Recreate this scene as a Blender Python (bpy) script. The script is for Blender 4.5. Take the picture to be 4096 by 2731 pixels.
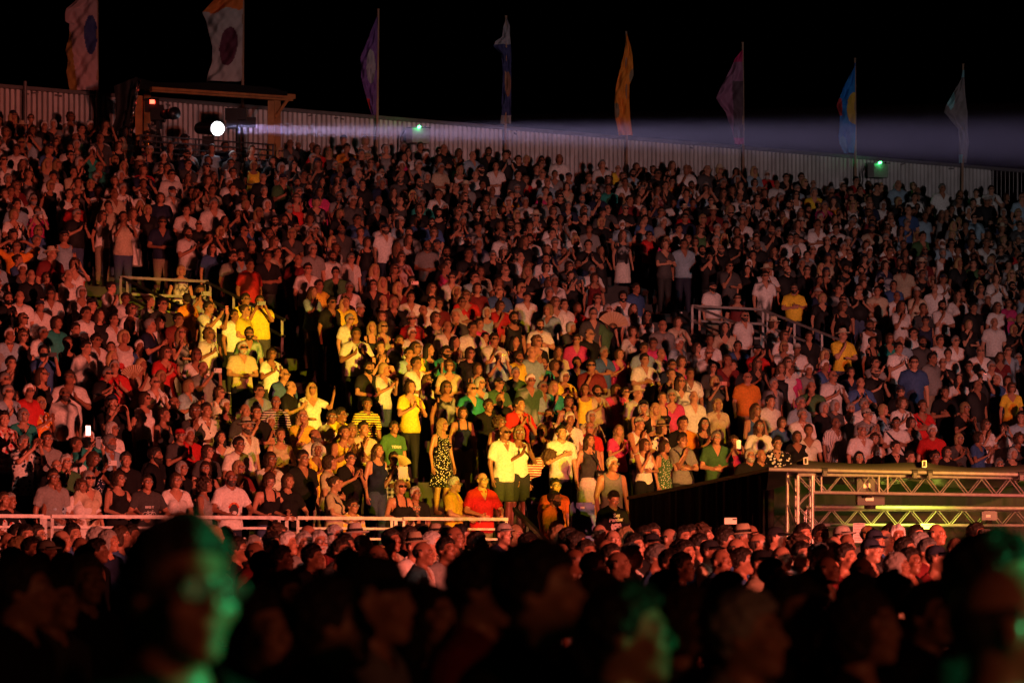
import bpy, math, random
import numpy as np
from mathutils import Vector, Matrix, Euler
from mathutils.bvhtree import BVHTree

R = random.Random(11)
for o in list(bpy.data.objects):
    bpy.data.objects.remove(o)
SC = bpy.context.scene
COL = SC.collection

# ------------------------------------------------------------------ camera
ZC = 1.6                 # camera height: standing among the floor crowd
LENS = 120.0
F = 4096 * LENS / 36.0   # focal length in photo pixels
HY = 2210.0              # eye level line of the photo
cam = bpy.data.cameras.new('camera')
cam_o = bpy.data.objects.new('camera', cam)
COL.objects.link(cam_o)
cam.lens = LENS
cam.sensor_width = 36
cam.shift_y = (HY - 1365.5) / 4096
cam.clip_start = 0.2
cam.clip_end = 900
cam.dof.use_dof = True
cam.dof.focus_distance = 60
cam.dof.aperture_fstop = 4.4
cam_o.location = (0, 0, ZC)
cam_o.rotation_euler = (math.radians(90), 0, 0)
SC.camera = cam_o

# ------------------------------------------------------------------ night sky
w = bpy.data.worlds.new('World')
SC.world = w
w.use_nodes = True
nt = w.node_tree
bg = nt.nodes['Background']
sky = nt.nodes.new('ShaderNodeTexSky')
sky.sky_type = 'NISHITA'
sky.sun_disc = False
sky.sun_elevation = math.radians(-8)
sky.sun_rotation = math.radians(200)
nt.links.new(sky.outputs[0], bg.inputs[0])
bg.inputs[1].default_value = 0.02

# ------------------------------------------------------------------ stage lights (they stand right of the camera, on the stage)
def spot(name, loc, target, watts, color, angle, blend, radius=0.25):
    l = bpy.data.lights.new(name, 'SPOT')
    l.energy = watts
    l.color = color
    l.spot_size = math.radians(angle)
    l.spot_blend = blend
    l.shadow_soft_size = radius
    o = bpy.data.objects.new(name, l)
    COL.objects.link(o)
    o.location = loc
    d = Vector(target) - Vector(loc)
    o.rotation_euler = d.to_track_quat('-Z', 'Y').to_euler()
    return o

WASH = (1.0, 0.165, 0.10)
spot('red_wash_low', (27, 1, 3.0), (-3, 50, 0.2), 150000, WASH, 30, 1.0, 0.3)
spot('red_wash_right', (22, 0, 6.5), (8, 53, 0.8), 105000, WASH, 26, 1.0, 0.3)
spot('pale_wash', (27, -1, 4.0), (-4, 60, 2.6), 12500, (1.0, 0.64, 0.56), 32, 1.0, 0.3)
spot('pale_wash_high', (24, -2, 4.5), (7, 103, 17.5), 32000, (1.0, 0.84, 0.85), 27, 1.0, 0.3)
spot('yellow_beam', (26, 0, 4.6), (-2.0, 60.7, 4.3), 255000, (1.0, 0.76, 0.0), 5.2, 0.7, 0.2)
spot('yellow_beam', (25, 0, 7.0), (2.7, 62.0, 3.9), 115000, (1.0, 0.68, 0.0), 6.6, 1.0, 0.2)
spot('yellow_beam', (24, 0, 8.0), (-1.9, 55.0, 2.7), 62000, (1.0, 0.70, 0.0), 5.8, 1.0, 0.2)
spot('green_beam', (6, 7.2, 2.7), (-0.2, 5.5, 1.66), 1150, (0.0, 1.0, 0.30), 36, 1.0, 0.08)
spot('red_spill', (9, -3, 3.6), (-0.6, 7, 1.6), 520, (1.0, 0.25, 0.10), 50, 1.0, 0.3)
SC.view_settings.view_transform = 'Standard'
SC.view_settings.look = 'None'
SC.view_settings.exposure = 0
SC.view_settings.gamma = 1
SC.view_settings.use_curve_mapping = False
SC.cycles.max_bounces = 4
SC.cycles.diffuse_bounces = 2
SC.cycles.glossy_bounces = 2
SC.cycles.volume_bounces = 0
SC.cycles.transparent_max_bounces = 8
SC.cycles.use_denoising = True

# ------------------------------------------------------------------ plan of the place
TH = math.radians(33.8)
TX, TY = math.cos(TH), math.sin(TH)        # along the rows
NX, NY = -math.sin(TH), math.cos(TH)       # up the stand
P0 = (-7.5, 50.0)
DECK = 1.05
RD, RR = 1.0, 0.30                       # row depth, row rise
NROW = 34

def plan(s, d, z=0.0):
    return Vector((P0[0] + s * TX + d * NX, P0[1] + s * TY + d * NY, z))

def to_sd(x, y):
    dx, dy = x - P0[0], y - P0[1]
    return dx * TX + dy * TY, dx * NX + dy * NY

def at(px, py, Y):
    return Vector(((px - 2048) / F * Y, Y, ZC + (HY - py) / F * Y))

def proj(v):
    return 2048 + v[0] / v[1] * F, HY - (v[2] - ZC) / v[1] * F

def on_d(px, d):
    'distance Y at which the sight line of column px meets the line d'
    a = (px - 2048) / F
    return (d - (NX * -P0[0] + NY * -P0[1])) / (a * NX + NY)

def on_stand(px, py, hz):
    'point of the sloping crowd surface, hz above the treads'
    a = (px - 2048) / F
    b = (HY - py) / F
    c0 = NX * -P0[0] + NY * -P0[1]
    c1 = a * NX + NY
    k = RR / RD
    Y = (DECK + hz - ZC + k * c0) / (b - k * c1)
    return a * Y, Y, c0 + c1 * Y

# ------------------------------------------------------------------ helpers
def tag(o, label=None, cat=None, group=None, kind=None):
    if label: o['label'] = label
    if cat: o['category'] = cat
    if group: o['group'] = group
    if kind: o['kind'] = kind
    return o

class MB:
    def __init__(self):
        self.v = []
        self.f = []
    def poly(self, pts, faces):
        n = len(self.v)
        self.v += [tuple(p) for p in pts]
        self.f += [tuple(i + n for i in f) for f in faces]
        return self
    def box(self, c, s, rot=0.0):
        x, y, z = s[0] / 2, s[1] / 2, s[2] / 2
        cr, sr = math.cos(rot), math.sin(rot)
        pts = []
        for a, b, d in ((-x, -y, -z), (x, -y, -z), (x, y, -z), (-x, y, -z), (-x, -y, z), (x, -y, z), (x, y, z), (-x, y, z)):
            pts.append((c[0] + a * cr - b * sr, c[1] + a * sr + b * cr, c[2] + d))
        return self.poly(pts, [(3, 2, 1, 0), (4, 5, 6, 7), (0, 1, 5, 4), (1, 2, 6, 5), (2, 3, 7, 6), (3, 0, 4, 7)])
    def bar(self, p0, p1, wd, ht):
        'rectangular bar from p0 to p1'
        p0, p1 = Vector(p0), Vector(p1)
        d = (p1 - p0).normalized()
        up = Vector((0, 0, 1)) if abs(d.z) < 0.95 else Vector((0, 1, 0))
        a = d.cross(up).normalized() * wd / 2
        b = a.cross(d).normalized() * ht / 2
        pts = [p + sa * a + sb * b for p in (p0, p1) for sa, sb in ((-1, -1), (1, -1), (1, 1), (-1, 1))]
        return self.poly(pts, [(0, 1, 2, 3), (7, 6, 5, 4), (0, 4, 5, 1), (1, 5, 6, 2), (2, 6, 7, 3), (3, 7, 4, 0)])
    def tube(self, p0, p1, r, n=8, r1=None):
        p0, p1 = Vector(p0), Vector(p1)
        r1 = r if r1 is None else r1
        d = (p1 - p0).normalized()
        up = Vector((0, 0, 1)) if abs(d.z) < 0.95 else Vector((0, 1, 0))
        a = d.cross(up).normalized()
        b = d.cross(a).normalized()
        pts = []
        for p, rr in ((p0, r), (p1, r1)):
            for i in range(n):
                t = 2 * math.pi * i / n
                pts.append(p + rr * (math.cos(t) * a + math.sin(t) * b))
        fs = [(i, (i + 1) % n, n + (i + 1) % n, n + i) for i in range(n)]
        fs += [tuple(range(n - 1, -1, -1)), tuple(range(n, 2 * n))]
        return self.poly(pts, fs)
    def path(self, pts, r, n=6):
        for a, b in zip(pts[:-1], pts[1:]):
            self.tube(a, b, r, n)
        return self
    def lathe(self, prof, c=(0, 0, 0), n=16, sx=1, sy=1):
        pts = []
        for r, z in prof:
            for i in range(n):
                t = 2 * math.pi * i / n
                pts.append((c[0] + r * sx * math.cos(t), c[1] + r * sy * math.sin(t), c[2] + z))
        fs = []
        for k in range(len(prof) - 1):
            for i in range(n):
                j = (i + 1) % n
                fs.append((k * n + i, k * n + j, (k + 1) * n + j, (k + 1) * n + i))
        return self.poly(pts, fs)
    def mesh(self, name, smooth=False):
        me = bpy.data.meshes.new(name)
        me.from_pydata(self.v, [], self.f)
        if smooth:
            me.polygons.foreach_set('use_smooth', [True] * len(me.polygons))
        me.update()
        return me
    def build(self, name, mat, parent=None, loc=None, smooth=False):
        return add(name, self.mesh(name, smooth), mat, parent, loc)

def add(name, me, mat=None, parent=None, loc=None):
    o = bpy.data.objects.new(name, me)
    COL.objects.link(o)
    if mat is not None:
        if len(me.materials) == 0:
            me.materials.append(mat)
        elif me.materials[0] != mat:
            o.material_slots[0].link = 'OBJECT'
            o.material_slots[0].material = mat
    if parent is not None:
        o.parent = parent
    if loc is not None:
        o.location = loc
    return o

def empty(name, loc=(0, 0, 0), rz=0.0):
    o = bpy.data.objects.new(name, None)
    COL.objects.link(o)
    o.location = loc
    o.rotation_euler = (0, 0, rz)
    o.empty_display_size = 0.2
    return o

# ------------------------------------------------------------------ materials
def material(name, color=(0.5, 0.5, 0.5), rough=0.6, metal=0.0, noise=0.0, nscale=8.0, bump=0.0, emit=None, estr=0.0, spec=None, trans=0.0):
    m = bpy.data.materials.new(name)
    m.use_nodes = True
    n = m.node_tree
    b = n.nodes['Principled BSDF']
    b.inputs['Base Color'].default_value = (*color, 1)
    b.inputs['Roughness'].default_value = rough
    b.inputs['Metallic'].default_value = metal
    if spec is not None:
        b.inputs['Specular IOR Level'].default_value = spec
    if trans:
        b.inputs['Transmission Weight'].default_value = trans
    if noise or bump:
        tc = n.nodes.new('ShaderNodeTexCoord')
        nz = n.nodes.new('ShaderNodeTexNoise')
        nz.inputs['Scale'].default_value = nscale
        nz.inputs['Detail'].default_value = 5
        n.links.new(tc.outputs['Object'], nz.inputs['Vector'])
        if noise:
            mx = n.nodes.new('ShaderNodeMix')
            mx.data_type = 'RGBA'
            mx.blend_type = 'MULTIPLY'
            mx.inputs[0].default_value = noise
            mx.inputs[6].default_value = (*color, 1)
            cr = n.nodes.new('ShaderNodeValToRGB')
            cr.color_ramp.elements[0].position = 0.3
            cr.color_ramp.elements[0].color = (0.25, 0.22, 0.2, 1)
            cr.color_ramp.elements[1].position = 0.65
            n.links.new(nz.outputs['Fac'], cr.inputs[0])
            n.links.new(cr.outputs[0], mx.inputs[7])
            n.links.new(mx.outputs[2], b.inputs['Base Color'])
        if bump:
            bp = n.nodes.new('ShaderNodeBump')
            bp.inputs['Strength'].default_value = bump
            bp.inputs['Distance'].default_value = 0.02
            n.links.new(nz.outputs['Fac'], bp.inputs['Height'])
            n.links.new(bp.outputs[0], b.inputs['Normal'])
    if emit:
        b.inputs['Emission Color'].default_value = (*emit, 1)
        b.inputs['Emission Strength'].default_value = estr
    return m

def tint_material(name, rough, pattern=None, attr=None, feat=False, bump=0.25, bscale=30.0, p2=(0.75, 0.72, 0.68), spec=0.35, sheen=0.0):
    'base colour comes from the object colour (or the mesh attribute attr); pattern adds printed stripes, flowers or checks'
    m = bpy.data.materials.new(name)
    m.use_nodes = True
    n = m.node_tree
    N, L = n.nodes, n.links
    b = N['Principled BSDF']
    b.inputs['Roughness'].default_value = rough
    b.inputs['Specular IOR Level'].default_value = spec
    if attr:
        a = N.new('ShaderNodeAttribute')
        a.attribute_name = attr
        col = a.outputs['Color']
        sh_ = N.new('ShaderNodeMapRange')
        sh_.inputs[3].default_value = rough
        sh_.inputs[4].default_value = 0.2
        L.new(a.outputs['Alpha'], sh_.inputs[0])
        L.new(sh_.outputs[0], b.inputs['Roughness'])
    else:
        oi = N.new('ShaderNodeObjectInfo')
        col = oi.outputs['Color']
    tc = N.new('ShaderNodeTexCoord')
    co = tc.outputs['Object']
    def math_(op, x, y=None):
        q = N.new('ShaderNodeMath')
        q.operation = op
        for k, val in ((0, x), (1, y)):
            if val is None: continue
            if isinstance(val, (int, float)): q.inputs[k].default_value = val
            else: L.new(val, q.inputs[k])
        return q.outputs[0]
    fac = None
    if pattern in ('s', 'v', 'x'):
        sp = N.new('ShaderNodeSeparateXYZ')
        L.new(co, sp.inputs[0])
        def stripe(ax, freq, th):
            return math_('GREATER_THAN', math_('SINE', math_('MULTIPLY', sp.outputs[ax], freq)), th)
        if pattern == 's':
            fac = stripe('Z', 150.0, -0.1)
        elif pattern == 'v':
            fac = stripe('X', 210.0, 0.55)
        else:
            fac = math_('MULTIPLY', math_('ADD', stripe('Z', 75.0, 0.1), stripe('X', 75.0, 0.1)), 0.5)
    elif pattern in ('f', 'd'):
        vo = N.new('ShaderNodeTexVoronoi')
        vo.inputs['Scale'].default_value = 16.0 if pattern == 'f' else 34.0
        L.new(co, vo.inputs['Vector'])
        nz = N.new('ShaderNodeTexNoise')
        nz.inputs['Scale'].default_value = 22.0
        L.new(co, nz.inputs['Vector'])
        s = math_('ADD', vo.outputs['Distance'], math_('MULTIPLY', nz.outputs['Fac'], 0.5 if pattern == 'f' else 0.2))
        fac = math_('LESS_THAN', s, 0.62 if pattern == 'f' else 0.42)
    if fac is not None:
        mx = N.new('ShaderNodeMix')
        mx.data_type = 'RGBA'
        L.new(fac, mx.inputs[0])
        L.new(col, mx.inputs[6])
        mx.inputs[7].default_value = (*p2, 1)
        col = mx.outputs[2]
    if feat:
        a = N.new('ShaderNodeAttribute')
        a.attribute_name = 'feat'
        mx = N.new('ShaderNodeMix')
        mx.data_type = 'RGBA'
        mx.blend_type = 'MULTIPLY'
        mx.inputs[0].default_value = 1
        L.new(col, mx.inputs[6])
        L.new(a.outputs['Color'], mx.inputs[7])
        col = mx.outputs[2]
    # fine mottling of the thing's own colour
    nz = N.new('ShaderNodeTexNoise')
    nz.inputs['Scale'].default_value = bscale
    nz.inputs['Detail'].default_value = 3
    L.new(co, nz.inputs['Vector'])
    mr = N.new('ShaderNodeMapRange')
    mr.inputs[1].default_value = 0.3
    mr.inputs[2].default_value = 0.7
    mr.inputs[3].default_value = 0.78
    mr.inputs[4].default_value = 1.08
    L.new(nz.outputs['Fac'], mr.inputs[0])
    mm = N.new('ShaderNodeVectorMath')
    mm.operation = 'SCALE'
    L.new(col, mm.inputs[0])
    L.new(mr.outputs[0], mm.inputs['Scale'])
    L.new(mm.outputs[0], b.inputs['Base Color'])
    if bump:
        nz2 = N.new('ShaderNodeTexNoise')
        nz2.inputs['Scale'].default_value = bscale * 0.45
        nz2.inputs['Distortion'].default_value = 1.2
        L.new(co, nz2.inputs['Vector'])
        bp = N.new('ShaderNodeBump')
        bp.inputs['Strength'].default_value = bump
        bp.inputs['Distance'].default_value = 0.03
        L.new(nz2.outputs['Fac'], bp.inputs['Height'])
        L.new(bp.outputs[0], b.inputs['Normal'])
    return m

M = {}
M['skin'] = tint_material('skin', 0.42, feat=True, bump=0.08, bscale=60, spec=0.45)
M['cloth'] = tint_material('plain_cloth', 0.9, bump=0.35, spec=0.15)
for k, nm in (('s', 'striped'), ('v', 'pinstriped'), ('x', 'checked'), ('f', 'floral'), ('d', 'spotted')):
    M['cloth' + k] = tint_material(nm + '_cloth', 0.9, pattern=k, bump=0.3, spec=0.15)
M['cloth_dark_print'] = tint_material('dark_print_cloth', 0.9, pattern='f', p2=(0.03, 0.03, 0.045), bump=0.3, spec=0.15)
M['cloth_red_print'] = tint_material('red_print_cloth', 0.9, pattern='f', p2=(0.55, 0.05, 0.03), bump=0.3, spec=0.15)
M['cloth_dark_stripe'] = tint_material('dark_stripe_cloth', 0.9, pattern='s', p2=(0.05, 0.05, 0.07), bump=0.3, spec=0.15)
M['cloth_dark_pin'] = tint_material('dark_pinstripe_cloth', 0.9, pattern='v', p2=(0.10, 0.10, 0.13), bump=0.3, spec=0.15)
M['hair'] = tint_material('hair_strands', 0.55, bump=0.7, bscale=90, spec=0.4)
M['straw'] = tint_material('hat_weave', 0.85, bump=0.4, bscale=120, spec=0.2)
M['crowd'] = tint_material('crowd_people', 0.7, attr='tint', bump=0.25, bscale=26, spec=0.25)
M['black_plastic'] = material('black_plastic', (0.012, 0.012, 0.013), 0.35)
M['lens'] = material('spectacle_lens', (0.02, 0.015, 0.015), 0.08, spec=0.8)
M['clear_lens'] = material('clear_spectacle_lens', (0.8, 0.8, 0.8), 0.17, spec=1.0)
M['clear_lens'].node_tree.nodes['Principled BSDF'].inputs['Alpha'].default_value = 0.10
M['galv'] = material('galvanised_steel', (0.84, 0.82, 0.79), 0.45, 0.1, noise=0.45, nscale=9, bump=0.15)
M['grey_rail'] = material('grey_galvanised_rail', (0.33, 0.32, 0.31), 0.5, 0.1, noise=0.4, nscale=10)
M['dark_rail'] = material('dark_painted_steel', (0.05, 0.05, 0.052), 0.45, 0.4, noise=0.3, nscale=12)
M['alu'] = material('truss_aluminium', (0.62, 0.6, 0.6), 0.33, 0.75, noise=0.35, nscale=14, bump=0.08)
M['black_fabric'] = material('black_fabric', (0.022, 0.021, 0.02), 0.8, noise=0.5, nscale=3, bump=0.3)
M['canopy'] = material('black_canopy_membrane', (0.03, 0.029, 0.028), 0.5, noise=0.4, nscale=2, bump=0.15)
M['sheet'] = material('white_wall_sheet', (0.78, 0.74, 0.74), 0.6, 0.0, noise=0.6, nscale=0.9, bump=0.1)
M['sheet_rail'] = material('wall_top_rail', (0.2, 0.19, 0.19), 0.5, 0.4, noise=0.3)
M['deck'] = material('stand_deck', (0.05, 0.048, 0.047), 0.8, noise=0.5, nscale=4, bump=0.2)
M['nosing'] = material('white_step_edge', (0.75, 0.73, 0.72), 0.6, noise=0.3, nscale=20)
M['ground'] = material('trodden_ground', (0.05, 0.045, 0.038), 0.9, noise=0.6, nscale=1.2, bump=0.4)
M['seat_black'] = material('black_seat_plastic', (0.02, 0.02, 0.022), 0.4)
M['seat_blue'] = material('blue_seat_plastic', (0.06, 0.13, 0.42), 0.4, noise=0.2)
M['wood'] = material('orange_timber', (0.45, 0.2, 0.06), 0.7, noise=0.5, nscale=5, bump=0.25)
M['foil'] = material('crinkled_silver_foil', (0.8, 0.78, 0.78), 0.12, 1.0, bump=1.0, nscale=14)
M['gold_foil'] = material('crinkled_gold_foil', (0.85, 0.5, 0.12), 0.15, 1.0, bump=1.0, nscale=14)
M['bamboo'] = material('bamboo_pole', (0.42, 0.25, 0.16), 0.6, noise=0.4, nscale=3)
M['paper'] = material('white_paper', (0.75, 0.74, 0.68), 0.8, noise=0.15)
M['ink'] = material('print_ink', (0.03, 0.03, 0.03), 0.8)
M['white_ink'] = material('white_print_ink', (0.72, 0.7, 0.68), 0.8, noise=0.3, nscale=40)
M['red_ink'] = material('red_print_ink', (0.55, 0.04, 0.03), 0.8)
M['orange_ink'] = material('orange_print_ink', (0.75, 0.25, 0.04), 0.8)
M['steel_box'] = material('pale_projector_casing', (0.42, 0.4, 0.39), 0.5, 0.2, noise=0.25)
M['mesh_panel'] = material('perforated_steel_panel', (0.42, 0.41, 0.38), 0.5, 0.4, noise=0.3, nscale=60)
# ------------------------------------------------------------------ figures: implicit bodies turned into meshes by surface nets
f32 = np.float32

def surface_nets(xs, ys, zs, f):
    s = f < 0
    nx, ny, nz = f.shape
    c = s[:-1, :-1, :-1].astype(np.int8)
    offs = [(0, 0, 0), (1, 0, 0), (0, 1, 0), (1, 1, 0), (0, 0, 1), (1, 0, 1), (0, 1, 1), (1, 1, 1)]
    tot = np.zeros((nx - 1, ny - 1, nz - 1), np.int8)
    for a, b, d in offs:
        tot += s[a:nx - 1 + a, b:ny - 1 + b, d:nz - 1 + d]
    I, J, K = np.nonzero((tot > 0) & (tot < 8))
    num = len(I)
    vid = -np.ones((nx - 1, ny - 1, nz - 1), np.int32)
    vid[I, J, K] = np.arange(num)
    acc = np.zeros((num, 3), f32)
    cnt = np.zeros(num, f32)
    val = [f[I + a, J + b, K + d] for a, b, d in offs]
    pos = [np.stack([xs[I + a], ys[J + b], zs[K + d]], 1) for a, b, d in offs]
    for e0, e1 in ((0, 1), (2, 3), (4, 5), (6, 7), (0, 2), (1, 3), (4, 6), (5, 7), (0, 4), (1, 5), (2, 6), (3, 7)):
        fa, fb = val[e0], val[e1]
        cr = (fa < 0) != (fb < 0)
        t = np.where(cr, fa / np.where(cr, fa - fb, 1), 0)[:, None]
        p = pos[e0] + (pos[e1] - pos[e0]) * t
        acc += np.where(cr[:, None], p, 0)
        cnt += cr
    v = acc / np.maximum(cnt, 1)[:, None]
    quads = []
    def emit(a, b, c_, d, flip):
        q = np.stack([a, b, c_, d], 1)
        q[flip] = q[flip][:, ::-1]
        quads.append(q[(q >= 0).all(1)])
    i, j, k = np.nonzero(s[:-1, 1:-1, 1:-1] != s[1:, 1:-1, 1:-1]); j += 1; k += 1
    emit(vid[i, j - 1, k - 1], vid[i, j, k - 1], vid[i, j, k], vid[i, j - 1, k], ~s[i, j, k])
    i, j, k = np.nonzero(s[1:-1, :-1, 1:-1] != s[1:-1, 1:, 1:-1]); i += 1; k += 1
    emit(vid[i - 1, j, k - 1], vid[i - 1, j, k], vid[i, j, k], vid[i, j, k - 1], ~s[i, j, k])
    i, j, k = np.nonzero(s[1:-1, 1:-1, :-1] != s[1:-1, 1:-1, 1:]); i += 1; j += 1
    emit(vid[i - 1, j - 1, k], vid[i, j - 1, k], vid[i, j, k], vid[i - 1, j, k], ~s[i, j, k])
    return v, np.concatenate(quads) if quads else np.zeros((0, 4), np.int32)

def smin(a, b, k):
    h = np.clip(0.5 + 0.5 * (b - a) / k, 0, 1)
    return b + (a - b) * h - k * h * (1 - h)

def ell(X, Y, Z, c, r):
    x, y, z = (X - c[0]) / r[0], (Y - c[1]) / r[1], (Z - c[2]) / r[2]
    k0 = np.sqrt(x * x + y * y + z * z) + 1e-6
    x, y, z = x / r[0], y / r[1], z / r[2]
    k1 = np.sqrt(x * x + y * y + z * z) + 1e-6
    return k0 * (k0 - 1) / k1

def cap(X, Y, Z, a, b, r0, r1):
    ba = [b[i] - a[i] for i in range(3)]
    L2 = sum(q * q for q in ba) + 1e-9
    t = np.clip(((X - a[0]) * ba[0] + (Y - a[1]) * ba[1] + (Z - a[2]) * ba[2]) / L2, 0, 1)
    d = np.sqrt((X - a[0] - t * ba[0]) ** 2 + (Y - a[1] - t * ba[1]) ** 2 + (Z - a[2] - t * ba[2]) ** 2)
    return d - (r0 + (r1 - r0) * t), t

def rot_m(yaw, pitch, roll=0.0):
    return np.array(Euler((pitch, roll, yaw)).to_matrix(), f32)

def head_sdf(x, y, z, fem=False):
    d = ell(x, y, z, (0, .012, .028), (.074, .094, .088))
    d = smin(d, ell(x, y, z, (0, -.022, -.042), (.055 if fem else .060, .070, .076)), .02)
    d = smin(d, ell(x, y, z, (0, -.066, -.098), (.026 if fem else .032, .024, .020)), .02)
    ax = np.abs(x)
    d = smin(d, ell(ax, y, z, (.04, -.062, -.028), (.026, .028, .026)), .015)
    d = smin(d, cap(ax, y, z, (0, -.084, .026), (.04, -.076, .024), .011, .010)[0], .012)
    e = ell(ax, y, z, (.033, -.103, .004), (.020, .016, .013))
    d = -smin(-d, e, .012)
    d = smin(d, ell(ax, y, z, (.032, -.080, .003), (.013, .012, .011)), .004)
    n = smin(cap(x, y, z, (0, -.088, .012), (0, -.112, -.028), .008, .013)[0],
             ell(ax, y, z, (.012, -.098, -.032), (.010, .012, .009)), .008)
    d = smin(d, n, .008)
    d = smin(d, ell(x, y, z, (0, -.091, -.060), (.024, .010, .007)), .006)
    d = smin(d, ell(x, y, z, (0, -.089, -.073), (.020, .010, .008)), .006)
    d = smin(d, ell(ax, y, z, (.078, .012, -.004), (.012, .022, .034)), .006)
    return d

POSES = {  # elbow, wrist, hand direction for the figure's -x arm and +x arm
    0: (((-.25, .03, 1.13), (-.25, -.04, .88), (0, -.15, -1)), ((.25, .03, 1.13), (.25, -.05, .88), (0, -.15, -1))),
    1: (((-.27, -.10, 1.14), (-.075, -.29, 1.27), (.25, -.35, 1)), ((.28, -.09, 1.14), (.065, -.28, 1.30), (-.25, -.35, 1))),
    2: (((-.27, -.09, 1.15), (-.02, -.23, 1.17), (1, .05, .1)), ((.27, -.09, 1.15), (.02, -.20, 1.23), (-1, .05, -.1))),
    3: (((-.21, -.23, 1.24), (-.10, -.40, 1.46), (.3, -.2, 1)), ((.21, -.23, 1.24), (.09, -.40, 1.46), (-.3, -.2, 1))),
    4: (((-.20, -.17, 1.13), (-.055, -.21, 1.38), (.25, .35, 1)), ((.26, -.07, 1.14), (.02, -.24, 1.13), (-1, .05, .1))),
    5: (((-.26, -.03, 1.13), (-.07, -.24, 1.09), (1, -.25, -.1)), ((.26, -.03, 1.13), (.07, -.23, 1.11), (-1, -.25, -.1))),
    6: (((-.30, -.08, 1.16), (-.19, -.33, 1.09), (.35, -.9, -.35)), ((.30, -.08, 1.16), (.17, -.33, 1.09), (-.35, -.9, -.35))),
    7: (((-.25, -.22, 1.33), (-.06, -.34, 1.54), (.2, -.1, 1)), ((.25, -.22, 1.33), (.07, -.34, 1.55), (-.2, -.1, 1))),
    8: (((-.26, -.10, 1.14), (-.03, -.22, 1.26), (1, .0, .25)), ((.25, .03, 1.13), (.25, -.05, .88), (0, -.15, -1))),
    9: (((-.40, -.06, 1.58), (-.15, -.10, 1.73), (1, .15, -.05)), ((.40, -.06, 1.58), (.15, -.10, 1.73), (-1, .15, -.05))),
    10: (((.25, -.02, 1.13), (.07, -.23, 1.11), (-1, -.2, 0)), ((.33, -.12, 1.28), (.33, -.24, 1.52), (.05, -.1, 1))),
    11: (((-.25, .0, 1.14), (-.05, -.16, .86), (.4, -.3, -1)), ((.25, .0, 1.14), (.05, -.18, .84), (-.4, -.3, -1))),
}
POSES[10] = (((-.26, -.03, 1.13), (-.07, -.24, 1.09), (1, -.25, -.1)), POSES[10][1])

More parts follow.
